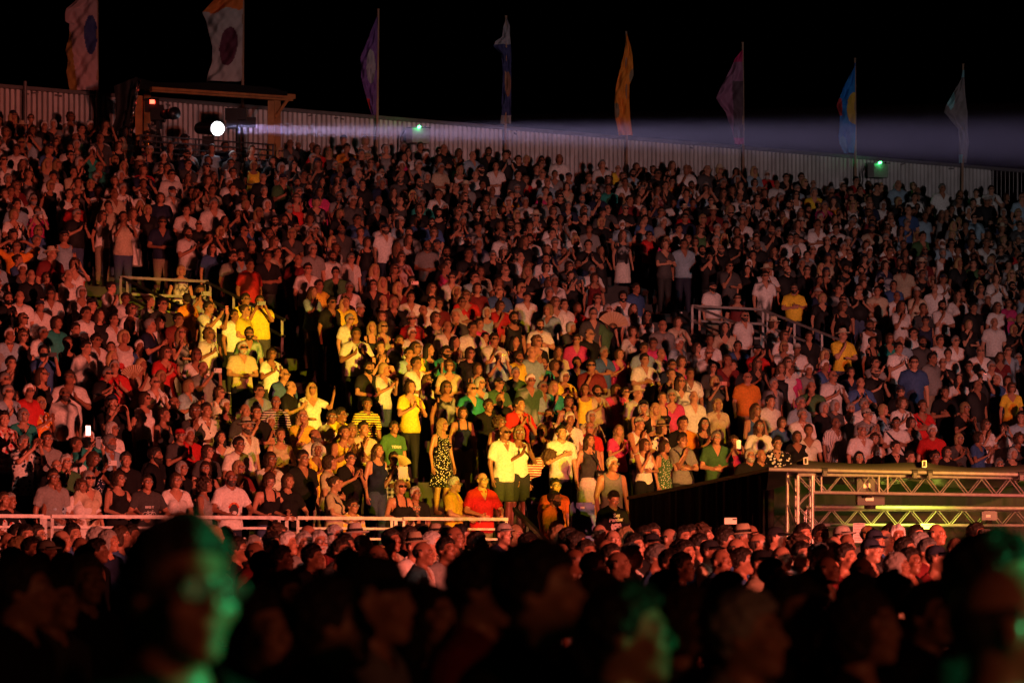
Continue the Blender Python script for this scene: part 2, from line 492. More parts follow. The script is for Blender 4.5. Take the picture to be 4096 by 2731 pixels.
class Fig:
    def __init__(self, pose, sex, turn=0.0, pitch=-0.05):
        self.pose, self.sex = pose, sex
        fem = sex == 'f'
        self.fem = fem
        k = .90 if fem else 1.0
        self.arms = []
        for sgn, (E_, W_, h) in zip((-1, 1), POSES[pose]):
            S = (sgn * .185 * k, .01, 1.405)
            ex = E_[0] * (.94 if fem else 1)
            self.arms.append((S, (ex, E_[1], E_[2]), W_, Vector(h).normalized(), sgn))
        self.hc = np.array((0, -.03, 1.625), f32)
        self.hr = rot_m(turn, pitch)
        self.turn, self.pitch = turn, pitch

    def head_local(self, X, Y, Z):
        x, y, z = X - self.hc[0], Y - self.hc[1], Z - self.hc[2]
        r = self.hr
        return (x * r[0, 0] + y * r[1, 0] + z * r[2, 0], x * r[0, 1] + y * r[1, 1] + z * r[2, 1], x * r[0, 2] + y * r[1, 2] + z * r[2, 2])

    def torso(self, X, Y, Z):
        if self.fem:
            t = ell(X, Y, Z, (0, .005, 1.28), (.150, .100, .20))
            t = smin(t, ell(np.abs(X), Y, Z, (.068, -.085, 1.245), (.062, .055, .062)), .04)
            t = smin(t, ell(X, Y, Z, (0, -.01, 1.06), (.145, .108, .16)), .07)
            t = smin(t, ell(X, Y, Z, (0, .015, .91), (.178, .125, .14)), .06)
            t = smin(t, cap(X, Y, Z, (-.125, .01, 1.40), (.125, .01, 1.40), .052, .052)[0], .05)
        else:
            big = self.sex == 'M'
            t = ell(X, Y, Z, (0, .005, 1.29), (.178 + .02 * big, .115 + .01 * big, .21))
            t = smin(t, ell(X, Y, Z, (0, -.02 - .035 * big, 1.08), (.158 + .03 * big, .115 + .04 * big, .18)), .07)
            t = smin(t, ell(X, Y, Z, (0, .01, .92), (.168, .12, .14)), .06)
            t = smin(t, cap(X, Y, Z, (-.15, .01, 1.405), (.15, .01, 1.405), .06, .06)[0], .05)
        nr = .047 if self.fem else .057
        t = smin(t, cap(X, Y, Z, (0, .02, 1.38), (0, .012, 1.46), .075, nr + .004)[0], .05)
        return t

    def neck(self, X, Y, Z):
        nr = .047 if self.fem else .057
        return cap(X, Y, Z, (0, .018, 1.40), (0, -.01, 1.58), nr + .006, nr)[0]

    def arm(self, X, Y, Z, i):
        S, E_, W_, h, sgn = self.arms[i]
        k = .85 if self.fem else 1.0
        up, t = cap(X, Y, Z, S, E_, .056 * k, .043 * k)
        fo, t2 = cap(X, Y, Z, E_, W_, .042 * k, .027 * k)
        W = Vector(W_)
        p1 = W + h * .045
        p2 = W + h * .085
        side = self.side(i)
        pa, pb = p1 + side * .018, p1 - side * .018
        pc, pd = p2 + side * .022, p2 - side * .022
        ha = smin(cap(X, Y, Z, pa, pc, .018, .016)[0], cap(X, Y, Z, pb, pd, .018, .016)[0], .02)
        ha = smin(ha, cap(X, Y, Z, W_, p1, .024, .022)[0], .02)
        return up, t, fo, t2, ha

    def side(self, i):
        h = self.arms[i][3]
        sgn = self.arms[i][4]
        ref = Vector((0, -1, 0)) if abs(h.y) < .8 and self.pose in (1, 7, 3, 9, 10) else Vector((0, 0, 1))
        if abs(h.z) > .8 and self.pose not in (1, 7, 3, 10):
            ref = Vector((0, -1, 0))
        s = (ref - h * ref.dot(h)).normalized()
        return s

    def legs(self, X, Y, Z):
        ax = np.abs(X)
        k = 1.08 if self.fem else 1.0
        a = cap(ax, Y, Z, (.088, .005, .88), (.10, -.01, .48), .088 * k, .056)[0]
        b = cap(ax, Y, Z, (.10, -.01, .48), (.11, .025, .08), .055, .034)[0]
        b = smin(b, ell(ax, Y, Z, (.104, .035, .33), (.05, .055, .11)), .03)
        ft = ell(ax, Y, Z, (.118, -.045, .04), (.045, .12, .042))
        return smin(smin(a, b, .02), ft, .02)

    def hand_chains(self):
        out = []
        for i in (0, 1):
            S, E_, W_, h, sgn = self.arms[i]
            side = self.side(i)
            W = Vector(W_)
            nrm = h.cross(side).normalized()
            # curl towards the body / the other hand
            to = Vector((0, -.05, W.z)) - W
            if nrm.dot(to) < 0: nrm = -nrm
            curl = {1: .12, 7: .15, 3: .75, 6: .9, 9: .3, 10: .05, 0: .45, 2: .3, 4: .7, 5: .6, 8: .2, 11: .6}[self.pose]
            for q, (off, ln) in enumerate(((.030, .066), (.011, .076), (-.010, .071), (-.029, .056))):
                b = W + h * .088 + side * off
                d1 = (h + nrm * curl * .6 + side * off * 2.2).normalized()
                d2 = (h + nrm * curl * 2.0 + side * off * 2.0).normalized()
                m = b + d1 * ln * .52
                e = m + d2 * ln * .5
                out.append([b - h * .02, m, e])
            b = W + h * .03 + side * .024
            d1 = (side * .9 + h * .7 + nrm * .25).normalized()
            m = b + d1 * .035
            e = m + (h + side * .35 + nrm * .3).normalized() * .033
            out.append([b - side * .008, m, e])
        return out

def axis(a, b, f0, f1, fine, coarse):
    out = [a]
    while out[-1] < b:
        x = out[-1]
        step = fine if f0 - coarse * .3 <= x < f1 else coarse
        out.append(x + step)
    return np.array(out, f32)

def bend_fn(v, ang):
    'bows a figure forward at the hips'
    if not ang: return v
    v = v.copy()
    z0 = .92
    t = np.clip((v[:, 2] - .82) / .28, 0, 1)
    a = -ang * t * t * (3 - 2 * t)
    y, z = v[:, 1].copy(), v[:, 2] - z0
    up = v[:, 2] > .8
    ny = y * np.cos(a) + z * np.sin(a)
    nz = -y * np.sin(a) + z * np.cos(a) + z0
    v[up, 1] = ny[up]
    v[up, 2] = nz[up]
    return v


def decimate(v, f, ratio):
    if ratio >= 1 or len(f) < 40:
        return v, [tuple(q) for q in f]
    me = mesh_np('decimate_scratch', v, f)
    o = bpy.data.objects.new('decimate_scratch', me)
    COL.objects.link(o)
    md = o.modifiers.new('d', 'DECIMATE')
    md.ratio = ratio
    dg = bpy.context.evaluated_depsgraph_get()
    dg.update()
    ev = o.evaluated_get(dg).data
    nv = np.empty(len(ev.vertices) * 3, f32)
    ev.vertices.foreach_get('co', nv)
    faces = [tuple(p.vertices) for p in ev.polygons]
    bpy.data.objects.remove(o)
    bpy.data.meshes.remove(me)
    return nv.reshape(-1, 3), faces

def mesh_np(name, v, f, smooth=True):
    me = bpy.data.meshes.new(name)
    f = [tuple(int(i) for i in q) for q in f] if not isinstance(f, np.ndarray) else f
    if isinstance(f, np.ndarray):
        me.vertices.add(len(v))
        me.vertices.foreach_set('co', np.ascontiguousarray(v, f32).ravel())
        n, k = f.shape
        me.loops.add(n * k)
        me.loops.foreach_set('vertex_index', np.ascontiguousarray(f, np.int32).ravel())
        me.polygons.add(n)
        me.polygons.foreach_set('loop_start', np.arange(0, n * k, k, dtype=np.int32))
        me.update(calc_edges=True)
    else:
        me.from_pydata([tuple(p) for p in v], [], f)
    if smooth:
        me.polygons.foreach_set('use_smooth', np.ones(len(me.polygons), bool))
    me.update()
    return me

def tube_np(chain, radii, n=5):
    mb = MB()
    for k in range(len(chain) - 1):
        mb.tube(chain[k], chain[k + 1], radii[k], n, radii[k + 1])
    tip = chain[-1]
    return np.array(mb.v, f32), mb.f

FIGS = {}
def figure(pose, sex, turn_id, pitch_id):
    key = (pose, sex, turn_id, pitch_id)
    if key in FIGS: return FIGS[key]
    g = Fig(pose, sex, (0, .32, -.30)[turn_id], (-.08, .42)[pitch_id])
    g.bend = .95 if pose == 11 else 0.0
    xs = axis(-.52, .52, -.1, .1, .012, .025)
    ys = axis(-.60, .24, -.15, .12, .0125, .026)
    zs = axis(-.02, 1.86, 1.46, 1.78, .0125, .028)
    X, Y, Z = np.meshgrid(xs, ys, zs, indexing='ij')
    g.grid = (xs, ys, zs)
    g.XYZ = (X, Y, Z)
    g.F_t = g.torso(X, Y, Z).astype(f32)
    g.F_n = g.neck(X, Y, Z)
    g.F_a = [g.arm(X, Y, Z, i) for i in (0, 1)]
    g.F_l = g.legs(X, Y, Z)
    hx, hy, hz = g.head_local(X, Y, Z)
    h = np.full(X.shape, .2, f32)
    m = (np.abs(hx) < .13) & (np.abs(hy) < .17) & (np.abs(hz) < .16)
    h[m] = head_sdf(hx[m], hy[m], hz[m], g.fem)
    g.F_h = h
    FIGS[key] = g
    return g

BODY = {}
def body_np(key):
    if key in BODY: return BODY[key]
    g = figure(*key)
    d = g.F_t
    for up, t, fo, t2, ha in g.F_a:
        a = smin(smin(up, fo, .012), ha, .02)
        d = smin(d, a, .035)
    d = smin(d, g.F_l, .04)
    d = smin(d, g.F_n, .03)
    d = smin(d, g.F_h, .018)
    v, f = surface_nets(*g.grid, d)
    # fingers, rooted in the palm
    vs, fs = [v], [tuple(q) for q in f]
    n = len(v)
    for q, ch in enumerate(g.hand_chains()):
        r = (.0105, .0095, .0075) if q % 5 < 4 else (.013, .0115, .009)
        if g.fem: r = tuple(x * .9 for x in r)
        tv, tf = tube_np(ch, r)
        vs.append(tv)
        fs += [tuple(i + n for i in face) for face in tf]
        n += len(tv)
    v = np.concatenate(vs)
    BODY[key] = (v, fs, g)
    return BODY[key]

def face_features(g, v):
    'multiplies the skin colour at brows, eyes, lips'
    x, y, z = g.head_local(v[:, 0], v[:, 1], v[:, 2])
    ax = np.abs(x)
    c = np.ones((len(v), 4), f32)
    fr = y < -.055
    def blot(m, col):
        m = np.clip(m, 0, 1)[:, None]
        c[:, :3] = c[:, :3] * (1 - m) + np.array(col, f32) * m
    e = np.exp(-(((ax - .033) / .017) ** 2 + ((z - .029) / .0065) ** 2)) * fr
    blot(e * 1.1, (.22, .16, .14))
    e = np.exp(-(((ax - .032) / .013) ** 2 + ((z - .003) / .007) ** 2) ** 2) * (y < -.07)
    blot(e * 1.2, (.30, .24, .22))
    e = np.exp(-(((ax) / .024) ** 2 + ((z + .066) / .010) ** 2) ** 2) * (y < -.075)
    blot(e * .8, (.72, .42, .40))
    e = np.exp(-(((ax - .05) / .022) ** 2 + ((z + .03) / .022) ** 2)) * fr
    blot(e * .5, (1.0, .78, .74))
    return c

GARMENT_Z = {'T': .86, 'P': .86, 'S': .82, 'B': .84, 'K': .88, 'V': .88, 'D': .50}
def garment_np(key, kind):
    g = figure(*key)
    X, Y, Z = g.XYZ
    wr = .0035 * np.sin(23 * Z + 9 * X + 4 * np.sin(14 * Y + 3)) + .003 * np.sin(31 * X - 17 * Z + 2 * np.sin(12 * Z))
    off = .020 if kind in 'TPSB' else .015
    d = g.F_t - off - wr
    hem = GARMENT_Z[kind]
    loose = ell(X, Y, Z, (0, -.01, .90), (.185 if g.fem else .19, .145 if g.sex != 'M' else .185, .30)) - wr
    if kind in 'TPSB':
        d = smin(d, np.where(Z < 1.15, loose, .3).astype(f32), .03)
    if kind == 'D':
        q = np.clip((1.0 - Z) / .5, 0, 1)
        sk = (np.sqrt((X / 1.25) ** 2 + (Y / .95) ** 2) - (.142 + .07 * q + .006 * np.sin(np.arctan2(Y, X) * 11))) * .8
        d = smin(d, np.where(Z < 1.04, sk, .3).astype(f32), .03)
    sl = {'T': .72, 'P': .70, 'S': .80, 'B': .66, 'K': 0, 'V': 0, 'D': 0}[kind]
    if sl:
        for up, t, fo, t2, ha in g.F_a:
            S = up - .016 - .010 * t - wr
            S = np.where(t > sl, np.maximum(S, (t - sl) * .29 + .0), S)
            d = smin(d, S, .02)
    ax = np.abs(X)
    cut = hem - Z
    if kind == 'T':
        cut = np.maximum(cut, .078 - np.sqrt(X * X + (Y + .012) ** 2 + ((Z - 1.475) * .9) ** 2))
    elif kind in 'PS':
        cut = np.maximum(cut, np.where(Y < .02, np.minimum(Z - (1.30 + ax * 2.4), .03), -.1))
        cut = np.maximum(cut, .066 - np.sqrt(X * X + (Y - .0) ** 2 + ((Z - 1.48) * .9) ** 2))
    elif kind == 'B':
        cut = np.maximum(cut, np.where(Y < .0, np.minimum(Z - (1.29 + ax * 1.5), .03), -.1))
        cut = np.maximum(cut, .085 - np.sqrt(X * X + (Y + .01) ** 2 + ((Z - 1.48)) ** 2))
    elif kind in 'KD':
        cut = np.maximum(cut, .112 - np.sqrt(X * X + (Y + .03) ** 2 + (Z - 1.47) ** 2))
        cut = np.maximum(cut, ax - (.135 if g.fem else .150) - np.maximum(1.24 - Z, 0) * .9)
    elif kind == 'V':
        strap = np.maximum(np.abs(ax - .085) - .016, 1.2 - Z)
        cut = np.maximum(cut, np.minimum(Z - (1.31 - ax * .15), strap))
        cut = np.maximum(cut, ax - .14 - np.maximum(1.22 - Z, 0) * .9)
    d = np.maximum(d, cut.astype(f32))
    return surface_nets(*g.grid, d.astype(f32))

def lower_np(key, kind):
    'kind: trousers, shorts, skirt'
    g = figure(*key)
    X, Y, Z = g.XYZ
    wr = .003 * np.sin(27 * Z + 8 * X + 3 * np.sin(11 * Y))
    if kind == 'skirt':
        q = np.clip((1.0 - Z) / .5, 0, 1)
        d = (np.sqrt((X / 1.3) ** 2 + Y ** 2) - (.138 + .025 * q)) * .8 - wr
        cut = np.maximum(.50 - Z, Z - .98)
    else:
        d = smin(g.F_l - (.014 if kind == 'trousers' else .026), g.F_t - .012, .03) - wr
        cut = np.maximum((.07 if kind == 'trousers' else .50) - Z, Z - .98)
    for up, t, fo, t2, ha in g.F_a:
        pass
    d = np.maximum(d, cut.astype(f32))
    return surface_nets(*g.grid, d.astype(f32))

def collar_np(key):
    g = figure(*key)
    X, Y, Z = g.XYZ
    r = np.sqrt(X * X * .85 + (Y - .005) ** 2)
    z0 = 1.452 + (Y - .0) * .18
    d = np.maximum(np.abs(r - (.078 - (Z - z0) * .35)) - .013, np.abs(Z - z0) - .026)
    d = np.maximum(d, np.where(Y < 0, .012 - np.abs(X) + (1.47 - Z) * .15, -.1))
    return surface_nets(*g.grid, d.astype(f32))

def strap_np(key):
    g = figure(*key)
    X, Y, Z = g.XYZ
    t = np.minimum(g.F_t, np.where(Z < 1.15, ell(X, Y, Z, (0, -.01, .90), (.185, .145, .30)), 1))
    d = np.maximum(t - .034, np.abs(X * .77 + (Z - 1.2) * .64) - .024)
    d = np.maximum(d, -(t - .008))
    d = np.maximum(d, .9 - Z)
    return surface_nets(*g.grid, d.astype(f32))

# hair, beards: in head space
HG = None
def head_grid():
    global HG
    if HG is None:
        a = np.arange(-.17, .171, .0115, dtype=f32)
        b = np.arange(-.17, .19, .0115, dtype=f32)
        c = np.arange(-.36, .20, .0115, dtype=f32)
        X, Y, Z = np.meshgrid(a, b, c, indexing='ij')
        HG = (a, b, c, X, Y, Z, head_sdf(X, Y, Z))
    return HG

def interp(y, pts):
    return np.interp(y, [p[0] for p in pts], [p[1] for p in pts]).astype(f32)

def hair_np(style):
    a, b, c, X, Y, Z, H = head_grid()
    ax = np.abs(X)
    nz = .004 * np.sin(70 * X + 40 * Y) * np.sin(55 * Z + 30 * Y) + .003 * np.sin(95 * Y - 80 * Z + 40 * X)
    cran = ell(X, Y, Z, (0, .014, .03), (.077, .098, .092))
    line = interp(Y, ((-.13, .085), (-.085, .070), (-.045, .058), (-.028, .0), (.0, -.01), (.04, -.045), (.09, -.085)))
    if style == 'b':      # shaved: a thin shadow of stubble round the back
        line = interp(Y, ((-.1, .2), (-.03, .12), (-.015, .035), (.02, .03), (.06, .02), (.1, -.05)))
        low = interp(Y, ((-.03, .03), (0, -.01), (.04, -.045), (.09, -.085)))
        d = np.maximum(cran - .004, np.maximum(low - Z, Z - .045) * .8)
        d = np.maximum(d, -Y - .012)
    elif style in 'sgw':
        d = np.maximum(cran - .014 - nz, (line - Z) * .8)
        top = ell(X, Y, Z, (0, -.01, .075), (.062, .075, .058)) - nz * 2
        d = smin(d, np.maximum(top, (line - Z) * .8), .012)
    elif style == 'U':
        d = np.maximum(cran - .012 - nz * .6, (line - Z) * .8)
        d = smin(d, ell(X, Y, Z, (0, .115, .075), (.04, .036, .038)) - nz, .012)
    elif style in 'BGYC':
        cur = style == 'C'
        k = .016 if cur else .004
        n2 = nz * (3.2 if cur else 1.0) + (.010 * np.sin(46 * X + 3) * np.sin(46 * Y) * np.sin(46 * Z) if cur else 0)
        vol = ell(X, Y, Z, (0, .018, .0), (.094 + k, .112 + k, .128 + k * .4)) - n2
        vol = smin(vol, ell(X, Y, Z, (0, .03, -.06), (.088 + k, .085, .072)) - n2, .03)
        fx = .056 - .012 * np.clip((Z - .02) / .05, 0, 1)
        face = np.maximum(np.maximum(ax - fx, Y + .012), Z - (.052 if style != 'C' else .055))
        d = np.maximum(vol, -face)
        d = np.maximum(d, np.where(Z < -.105, -.105 - Z, -1))
        d = np.maximum(d, np.where((Y < -.045) & (Z < .03), .012, -1))
    elif style in 'LZK':
        vol = ell(X, Y, Z, (0, .018, .008), (.090, .108, .118)) - nz
        lng = cap(ax, Y, Z, (.045, .045, -.02), (.075, .045, -.27), .062, .038)[0] - nz * 1.5
        lng = np.minimum(lng, cap(X, Y, Z, (0, .06, -.03), (0, .08, -.24), .07, .05)[0] - nz)
        vol = smin(vol, lng, .03)
        fx = .052 - .02 * np.clip((Z - .02) / .05, 0, 1)
        face = np.maximum(np.maximum(ax - fx, Y + .0), Z - .06)
        d = np.maximum(vol, -face)
        d = np.maximum(d, np.where((Y < -.04) & (Z < .03), .012, -1))
    elif style == 'beard':
        low = interp(Y, ((-.13, -.045), (-.07, -.040), (-.02, -.015), (.0, .0)))
        d = np.maximum(H - .008 - nz, np.maximum((Z - low), Y - .012))
        d = np.maximum(d, -(np.maximum(np.maximum(ax - .020, np.abs(Z + .066) - .008), Y + .05)))
        d = np.maximum(d, -.135 - Z)
        d = np.where(Z < -.14, .05, d)
    return surface_nets(a, b, c, d.astype(f32))

def cap_mb(back=False):
    mb = MB()
    prof = [(.0, .132), (.03, .129), (.06, .115), (.078, .092), (.086, .06), (.088, .042), (.084, .042), (.080, .06)]
    mb.lathe(prof, (0, .012, 0), 16, 1.0, 1.16)
    # peak
    pts, fs = [], []
    n = 9
    for k in range(n):
        t = -1 + 2 * k / (n - 1)
        x = .078 * t
        y0 = -.085 * math.sqrt(max(0, 1 - (t * .95) ** 2)) - .005
        y1 = y0 - .075 * math.sqrt(max(0.05, 1 - t * t))
        for yy, zz in ((y0, .058), (y1, .040 - .010 * t * t), (y1, .034 - .010 * t * t), (y0, .050)):
            pts.append((x, yy, zz))
    for k in range(n - 1):
        for q in range(4):
            fs.append((k * 4 + q, k * 4 + (q + 1) % 4, k * 4 + 4 + (q + 1) % 4, k * 4 + 4 + q))
    mb.poly(pts, fs)
    if back:
        mb.v = [(-x, .02 - y, z) for x, y, z in mb.v]
    return mb

def brim_hat_mb():
    mb = MB()
    prof = [(.0, .150), (.045, .158), (.066, .150), (.076, .11), (.085, .062), (.10, .052), (.128, .050), (.150, .058), (.151, .052), (.128, .043), (.095, .045), (.082, .05)]
    mb.lathe(prof, (0, .012, 0), 20, .96, 1.12)
    return mb

def hat_band_mb():
    mb = MB()
    mb.lathe([(.0865, .062), (.082, .092), (.0835, .092), (.0885, .062)], (0, .012, 0), 20, .96, 1.12)
    return mb

def flat_cap_mb():
    mb = MB()
    mb.lathe([(.0, .125), (.05, .122), (.085, .10), (.098, .075), (.090, .055), (.082, .052)], (0, -.004, 0), 16, .96, 1.2)
    mb.box((0, -.118, .052), (.11, .05, .012))
    return mb

def ring(mb, c, rx, rz, r, n=12, m=5):
    pts, fs = [], []
    for i in range(n):
        t = 2 * math.pi * i / n
        for j in range(m):
            u = 2 * math.pi * j / m
            pts.append((c[0] + (rx + r * math.cos(u)) * math.cos(t), c[1] + r * math.sin(u), c[2] + (rz + r * math.cos(u)) * math.sin(t)))
    for i in range(n):
        for j in range(m):
            fs.append((i * m + j, ((i + 1) % n) * m + j, ((i + 1) % n) * m + (j + 1) % m, i * m + (j + 1) % m))
    mb.poly(pts, fs)

def frame_mb():
    mb = MB()
    for sx in (-1, 1):
        ring(mb, (sx * .034, -.110, .002), .026, .020, .0021)
        mb.tube((sx * .060, -.108, .006), (sx * .080, .012, .008), .0026, 4)
    mb.tube((-.010, -.112, .006), (.010, -.112, .006), .0026, 4)
    return mb

def lens_mb(sx, rx=.026, rz=.020):
    mb = MB()
    n = 12
    pts = []
    for y, k in ((-.1125, .86), (-.1095, 1.0)):
        pts += [(sx * .034 + rx * k * math.cos(2 * math.pi * i / n), y, .002 + rz * k * math.sin(2 * math.pi * i / n)) for i in range(n)]
    fs = [tuple(range(n)), tuple(range(2 * n - 1, n - 1, -1))] + [(i, n + i, n + (i + 1) % n, (i + 1) % n) for i in range(n)]
    mb.poly(pts, fs)
    return mb
# ------------------------------------------------------------------ the setting
mb = MB()
mb.poly([(-400, -60, 0), (400, -60, 0), (400, 700, 0), (-400, 700, 0)], [(0, 1, 2, 3)])
tag(mb.build('ground', M['ground']), kind='structure')

def row_floor(r):
    return DECK + r * RR

VOMS = [(10.9, 12.85), (25.6, 27.6)]
VR0, VR1 = 14, 18        # rows that a stair opening cuts through
stand = empty('grandstand', plan(20, 0, 0))
tag(stand, 'dark stepped grandstand packed with standing spectators', 'grandstand')
for r in range(NROW):
    z = row_floor(r)
    segs = [(-14.0, 78.0)]
    if VR0 <= r < VR1:
        segs = [(-14.0, VOMS[0][0]), (VOMS[0][1], VOMS[1][0]), (VOMS[1][1], 78.0)]
    mb = MB()
    for s0, s1 in segs:
        c = plan((s0 + s1) / 2, r * RD + .02, 0)
        lo = 0.0 if r == 0 else z - RR - .10
        mb.box((c.x, c.y, (z + lo) / 2), (s1 - s0, RD - .004, z - lo), TH)
    o = mb.build('tread', M['deck'], stand)
    o.matrix_parent_inverse = stand.matrix_basis.inverted()
for i, (s0, s1) in enumerate(VOMS):
    zb = row_floor(VR0 - 1)
    c = plan((s0 + s1) / 2, (VR0 + VR1 - 1) / 2 * RD, 0)
    mb = MB().box((c.x, c.y, zb - .06), (s1 - s0 + .06, (VR1 - VR0) * RD, .12), TH)
    o = mb.build('landing', M['deck'], stand); o.matrix_parent_inverse = stand.matrix_basis.inverted()
    p = plan((s0 + s1) / 2, (VR1 - .56) * RD, 0)
    mb = MB()
    h = row_floor(VR1) - zb
    mb.box((p.x, p.y, zb + h / 2 + .0), (s1 - s0 - .02, .03, h), TH)
    o = mb.build('back_panel', M['mesh_panel'], stand); o.matrix_parent_inverse = stand.matrix_basis.inverted()

# white edges on the steps of the left stairway
mb = None
for r in range(2, 13):
    q = plan(8.8 + r * .1, r * RD - .45, row_floor(r))
    ln = .55 if r % 3 else .9
    mb = MB().box((q.x, q.y, q.z + .004), (ln, .05, .012), TH)
    o = mb.build('step_edge', M['nosing'], stand); o.matrix_parent_inverse = stand.matrix_basis.inverted()

# front railing: bolted frames of three bars
rail = empty('railing', plan(4, -.5, DECK))
tag(rail, 'worn white three bar railing along the front of the stand', 'railing')
def on_rail(o):
    o.matrix_parent_inverse = rail.matrix_basis.inverted()
RAIL_S = [(-4.2, -2.35), (-2.22, -.55), (-.4, 1.02), (1.17, 2.0 + 1.2), (3.35, 6.15), (6.3, 9.25)]
ZR = 2.135 - DECK
DR = -.47
def rail_frames():
    s_left, s_right = -4.0, to_sd(*[q for q in (at(2000, 2080, on_d(2000, DR)).x, at(2000, 2080, on_d(2000, DR)).y)])[0]
    cuts = []
    for px in (-400, 172, 205, 668, 728, 1122, 1188, 1572, 1612, 2030):
        Y = on_d(px, DR)
        cuts.append(to_sd((px - 2048) / F * Y, Y)[0])
    for a, b in zip(cuts[0::2], cuts[1::2]):
        for k, (h, nm) in enumerate(((0, 'top_bar'), (-.16, 'middle_bar'), (-.32, 'lower_bar'))):
            mb = MB().bar(plan(a, DR, DECK + ZR + h), plan(b, DR, DECK + ZR + h), .042, .052 if k == 0 else .036)
            on_rail(mb.build(nm, M['galv'], rail))
        for s in (a + .02, b - .02):
            mb = MB().bar(plan(s, DR + .004, DECK - .02), plan(s, DR + .004, DECK + ZR - .033), .042, .042)
            on_rail(mb.build('post', M['galv'], rail))
    for b, a in zip(cuts[1::2][:-1], cuts[2::2]):
        m_ = (a + b) / 2
        mb = MB().bar(plan(m_, DR + .06, DECK - .02), plan(m_, DR + .06, DECK + ZR - .02), .05, .05)
        on_rail(mb.build('post', M['galv'], rail))
        mb = MB().bar(plan(b - .03, DR + .05, DECK + ZR - .01), plan(a + .03, DR + .05, DECK + ZR - .01), .04, .05)
        on_rail(mb.build('connector', M['galv'], rail))
    return cuts
CUTS = rail_frames()

# stair side rail at the right end of the front railing
hr = empty('handrail', at(2058, 2030, 54.5))
tag(hr, 'dark sloping handrail beside the person in the yellow t-shirt', 'handrail')
mb = MB().bar(at(2058, 2035, 55.2), at(2205, 2185, 52.4), .06, .07)
o = mb.build('rail', M['dark_rail'], hr); o.matrix_parent_inverse = hr.matrix_basis.inverted()
for px, py, Y in ((2060, 2037, 55.15), (2110, 2088, 54.2), (2165, 2144, 53.15)):
    p = at(px, py, Y)
    mb = MB().bar((p.x, p.y, .0), (p.x, p.y, p.z - .03), .045, .045)
    o = mb.build('post', M['dark_rail'], hr); o.matrix_parent_inverse = hr.matrix_basis.inverted()

# railings round the two stair openings
def vom_rail(s0, s1, label, mat, mat2, n):
    e = empty('stairwell_railing', plan(s0, VR1 * RD, row_floor(VR1)))
    tag(e, label, 'railing')
    def par(o): o.matrix_parent_inverse = e.matrix_basis.inverted()
    d = VR1 * RD - .75
    zt = DECK + d * RR / RD + 1.05
    for k in range(3):
        par(MB().bar(plan(s0 - .06, d, zt - .34 * k), plan(s1 + .06, d, zt - .34 * k), .05, .055).build('bar', mat, e))
    for s in (s0 - .03, s1 + .03):
        par(MB().bar(plan(s, d + .005, zt - 1.05), plan(s, d + .005, zt - .03), .05, .05).build('post', mat, e))
    # side rails running down with the stairs
    for s in (s0, s1):
        dd = d - 3.3 if s == s1 else d - 3.8
        z1 = zt - (d - dd) * RR / RD
        for k in range(3):
            par(MB().bar(plan(s, d - .06, zt - .02 - .34 * k), plan(s, dd, z1 - .34 * k), .045, .05).build('side_bar', mat2, e))
        for q in range(4):
            t = (q + .15) / 3.3
            x = d - .06 + (dd - d) * t
            zz = zt - (d - x) * RR / RD
            par(MB().bar(plan(s, x, zz - 1.05), plan(s, x, zz - .03), .05, .05).build('side_post', mat, e))
vom_rail(VOMS[0][0], VOMS[0][1], 'pale railing round the stair opening on the left of the stand', M['grey_rail'], M['dark_rail'], 0)
vom_rail(VOMS[1][0], VOMS[1][1], 'grey railing round the stair opening on the right of the stand', M['grey_rail'], M['grey_rail'], 1)

# ------------------------------------------------------------------ corrugated wall behind the top row
DW = 34.2
def wall_pt(px, py):
    Y = on_d(px, DW)
    return at(px, py, Y)
ZW = wall_pt(0, 345).z
ZB = row_floor(NROW - 1) - .3
wall = empty('wall', plan(20, DW, ZB))
tag(wall, 'white corrugated metal wall along the top of the stand', 'wall')
pitch = .152
npan = 8
def panel_mesh():
    prof = []
    for i in range(npan):
        x = i * pitch
        prof += [(x, 0), (x + .008, .0), (x + .018, .15), (x + .060, .15), (x + .070, 0)]
    prof.append((npan * pitch, 0))
    mb = MB()
    pts, fs = [], []
    H_ = ZW - ZB - .05
    for x, d in prof:
        for z in (0, H_):
            p = Vector((x * TX + d * NX, x * TY + d * NY, z))
            pts.append(p)
    for i in range(len(prof) - 1):
        fs.append((2 * i, 2 * i + 2, 2 * i + 3, 2 * i + 1))
    n = len(pts)
    pts += [p + Vector((NX, NY, 0)) * .012 for p in pts]
    fs += [tuple(n + q for q in reversed(f)) for f in list(fs)]
    mb.poly(pts, fs)
    return mb.mesh('panel')
pm = panel_mesh()
SW_END = to_sd(*wall_pt(3962, 660).xy)[0]
s = SW_END - npan * pitch
base = wall.matrix_basis.inverted()
while s > -16:
    o = add('panel', pm, M['sheet'], wall, plan(s, DW, ZB))
    o.matrix_parent_inverse = base
    s -= npan * pitch
def wpart(name, mb, mat):
    o = mb.build(name, mat, wall); o.matrix_parent_inverse = base; return o
wpart('top_rail', MB().bar(plan(-16, DW - .03, ZW), plan(80, DW - .03, ZW), .10, .09), M['sheet_rail'])
wpart('lower_rail', MB().bar(plan(SW_END, DW + .02, ZB + 1.2), plan(80, DW + .02, ZB + 1.2), .05, .05), M['sheet_rail'])
for k in range(70):
    ss = SW_END + .12 + k * .17
    wpart('bar', MB().tube(plan(ss, DW + .02, ZB), plan(ss, DW + .02, ZW - .04), .014 if k % 6 else .03, 6), M['sheet_rail'])
rw = random.Random(6)
ss = SW_END
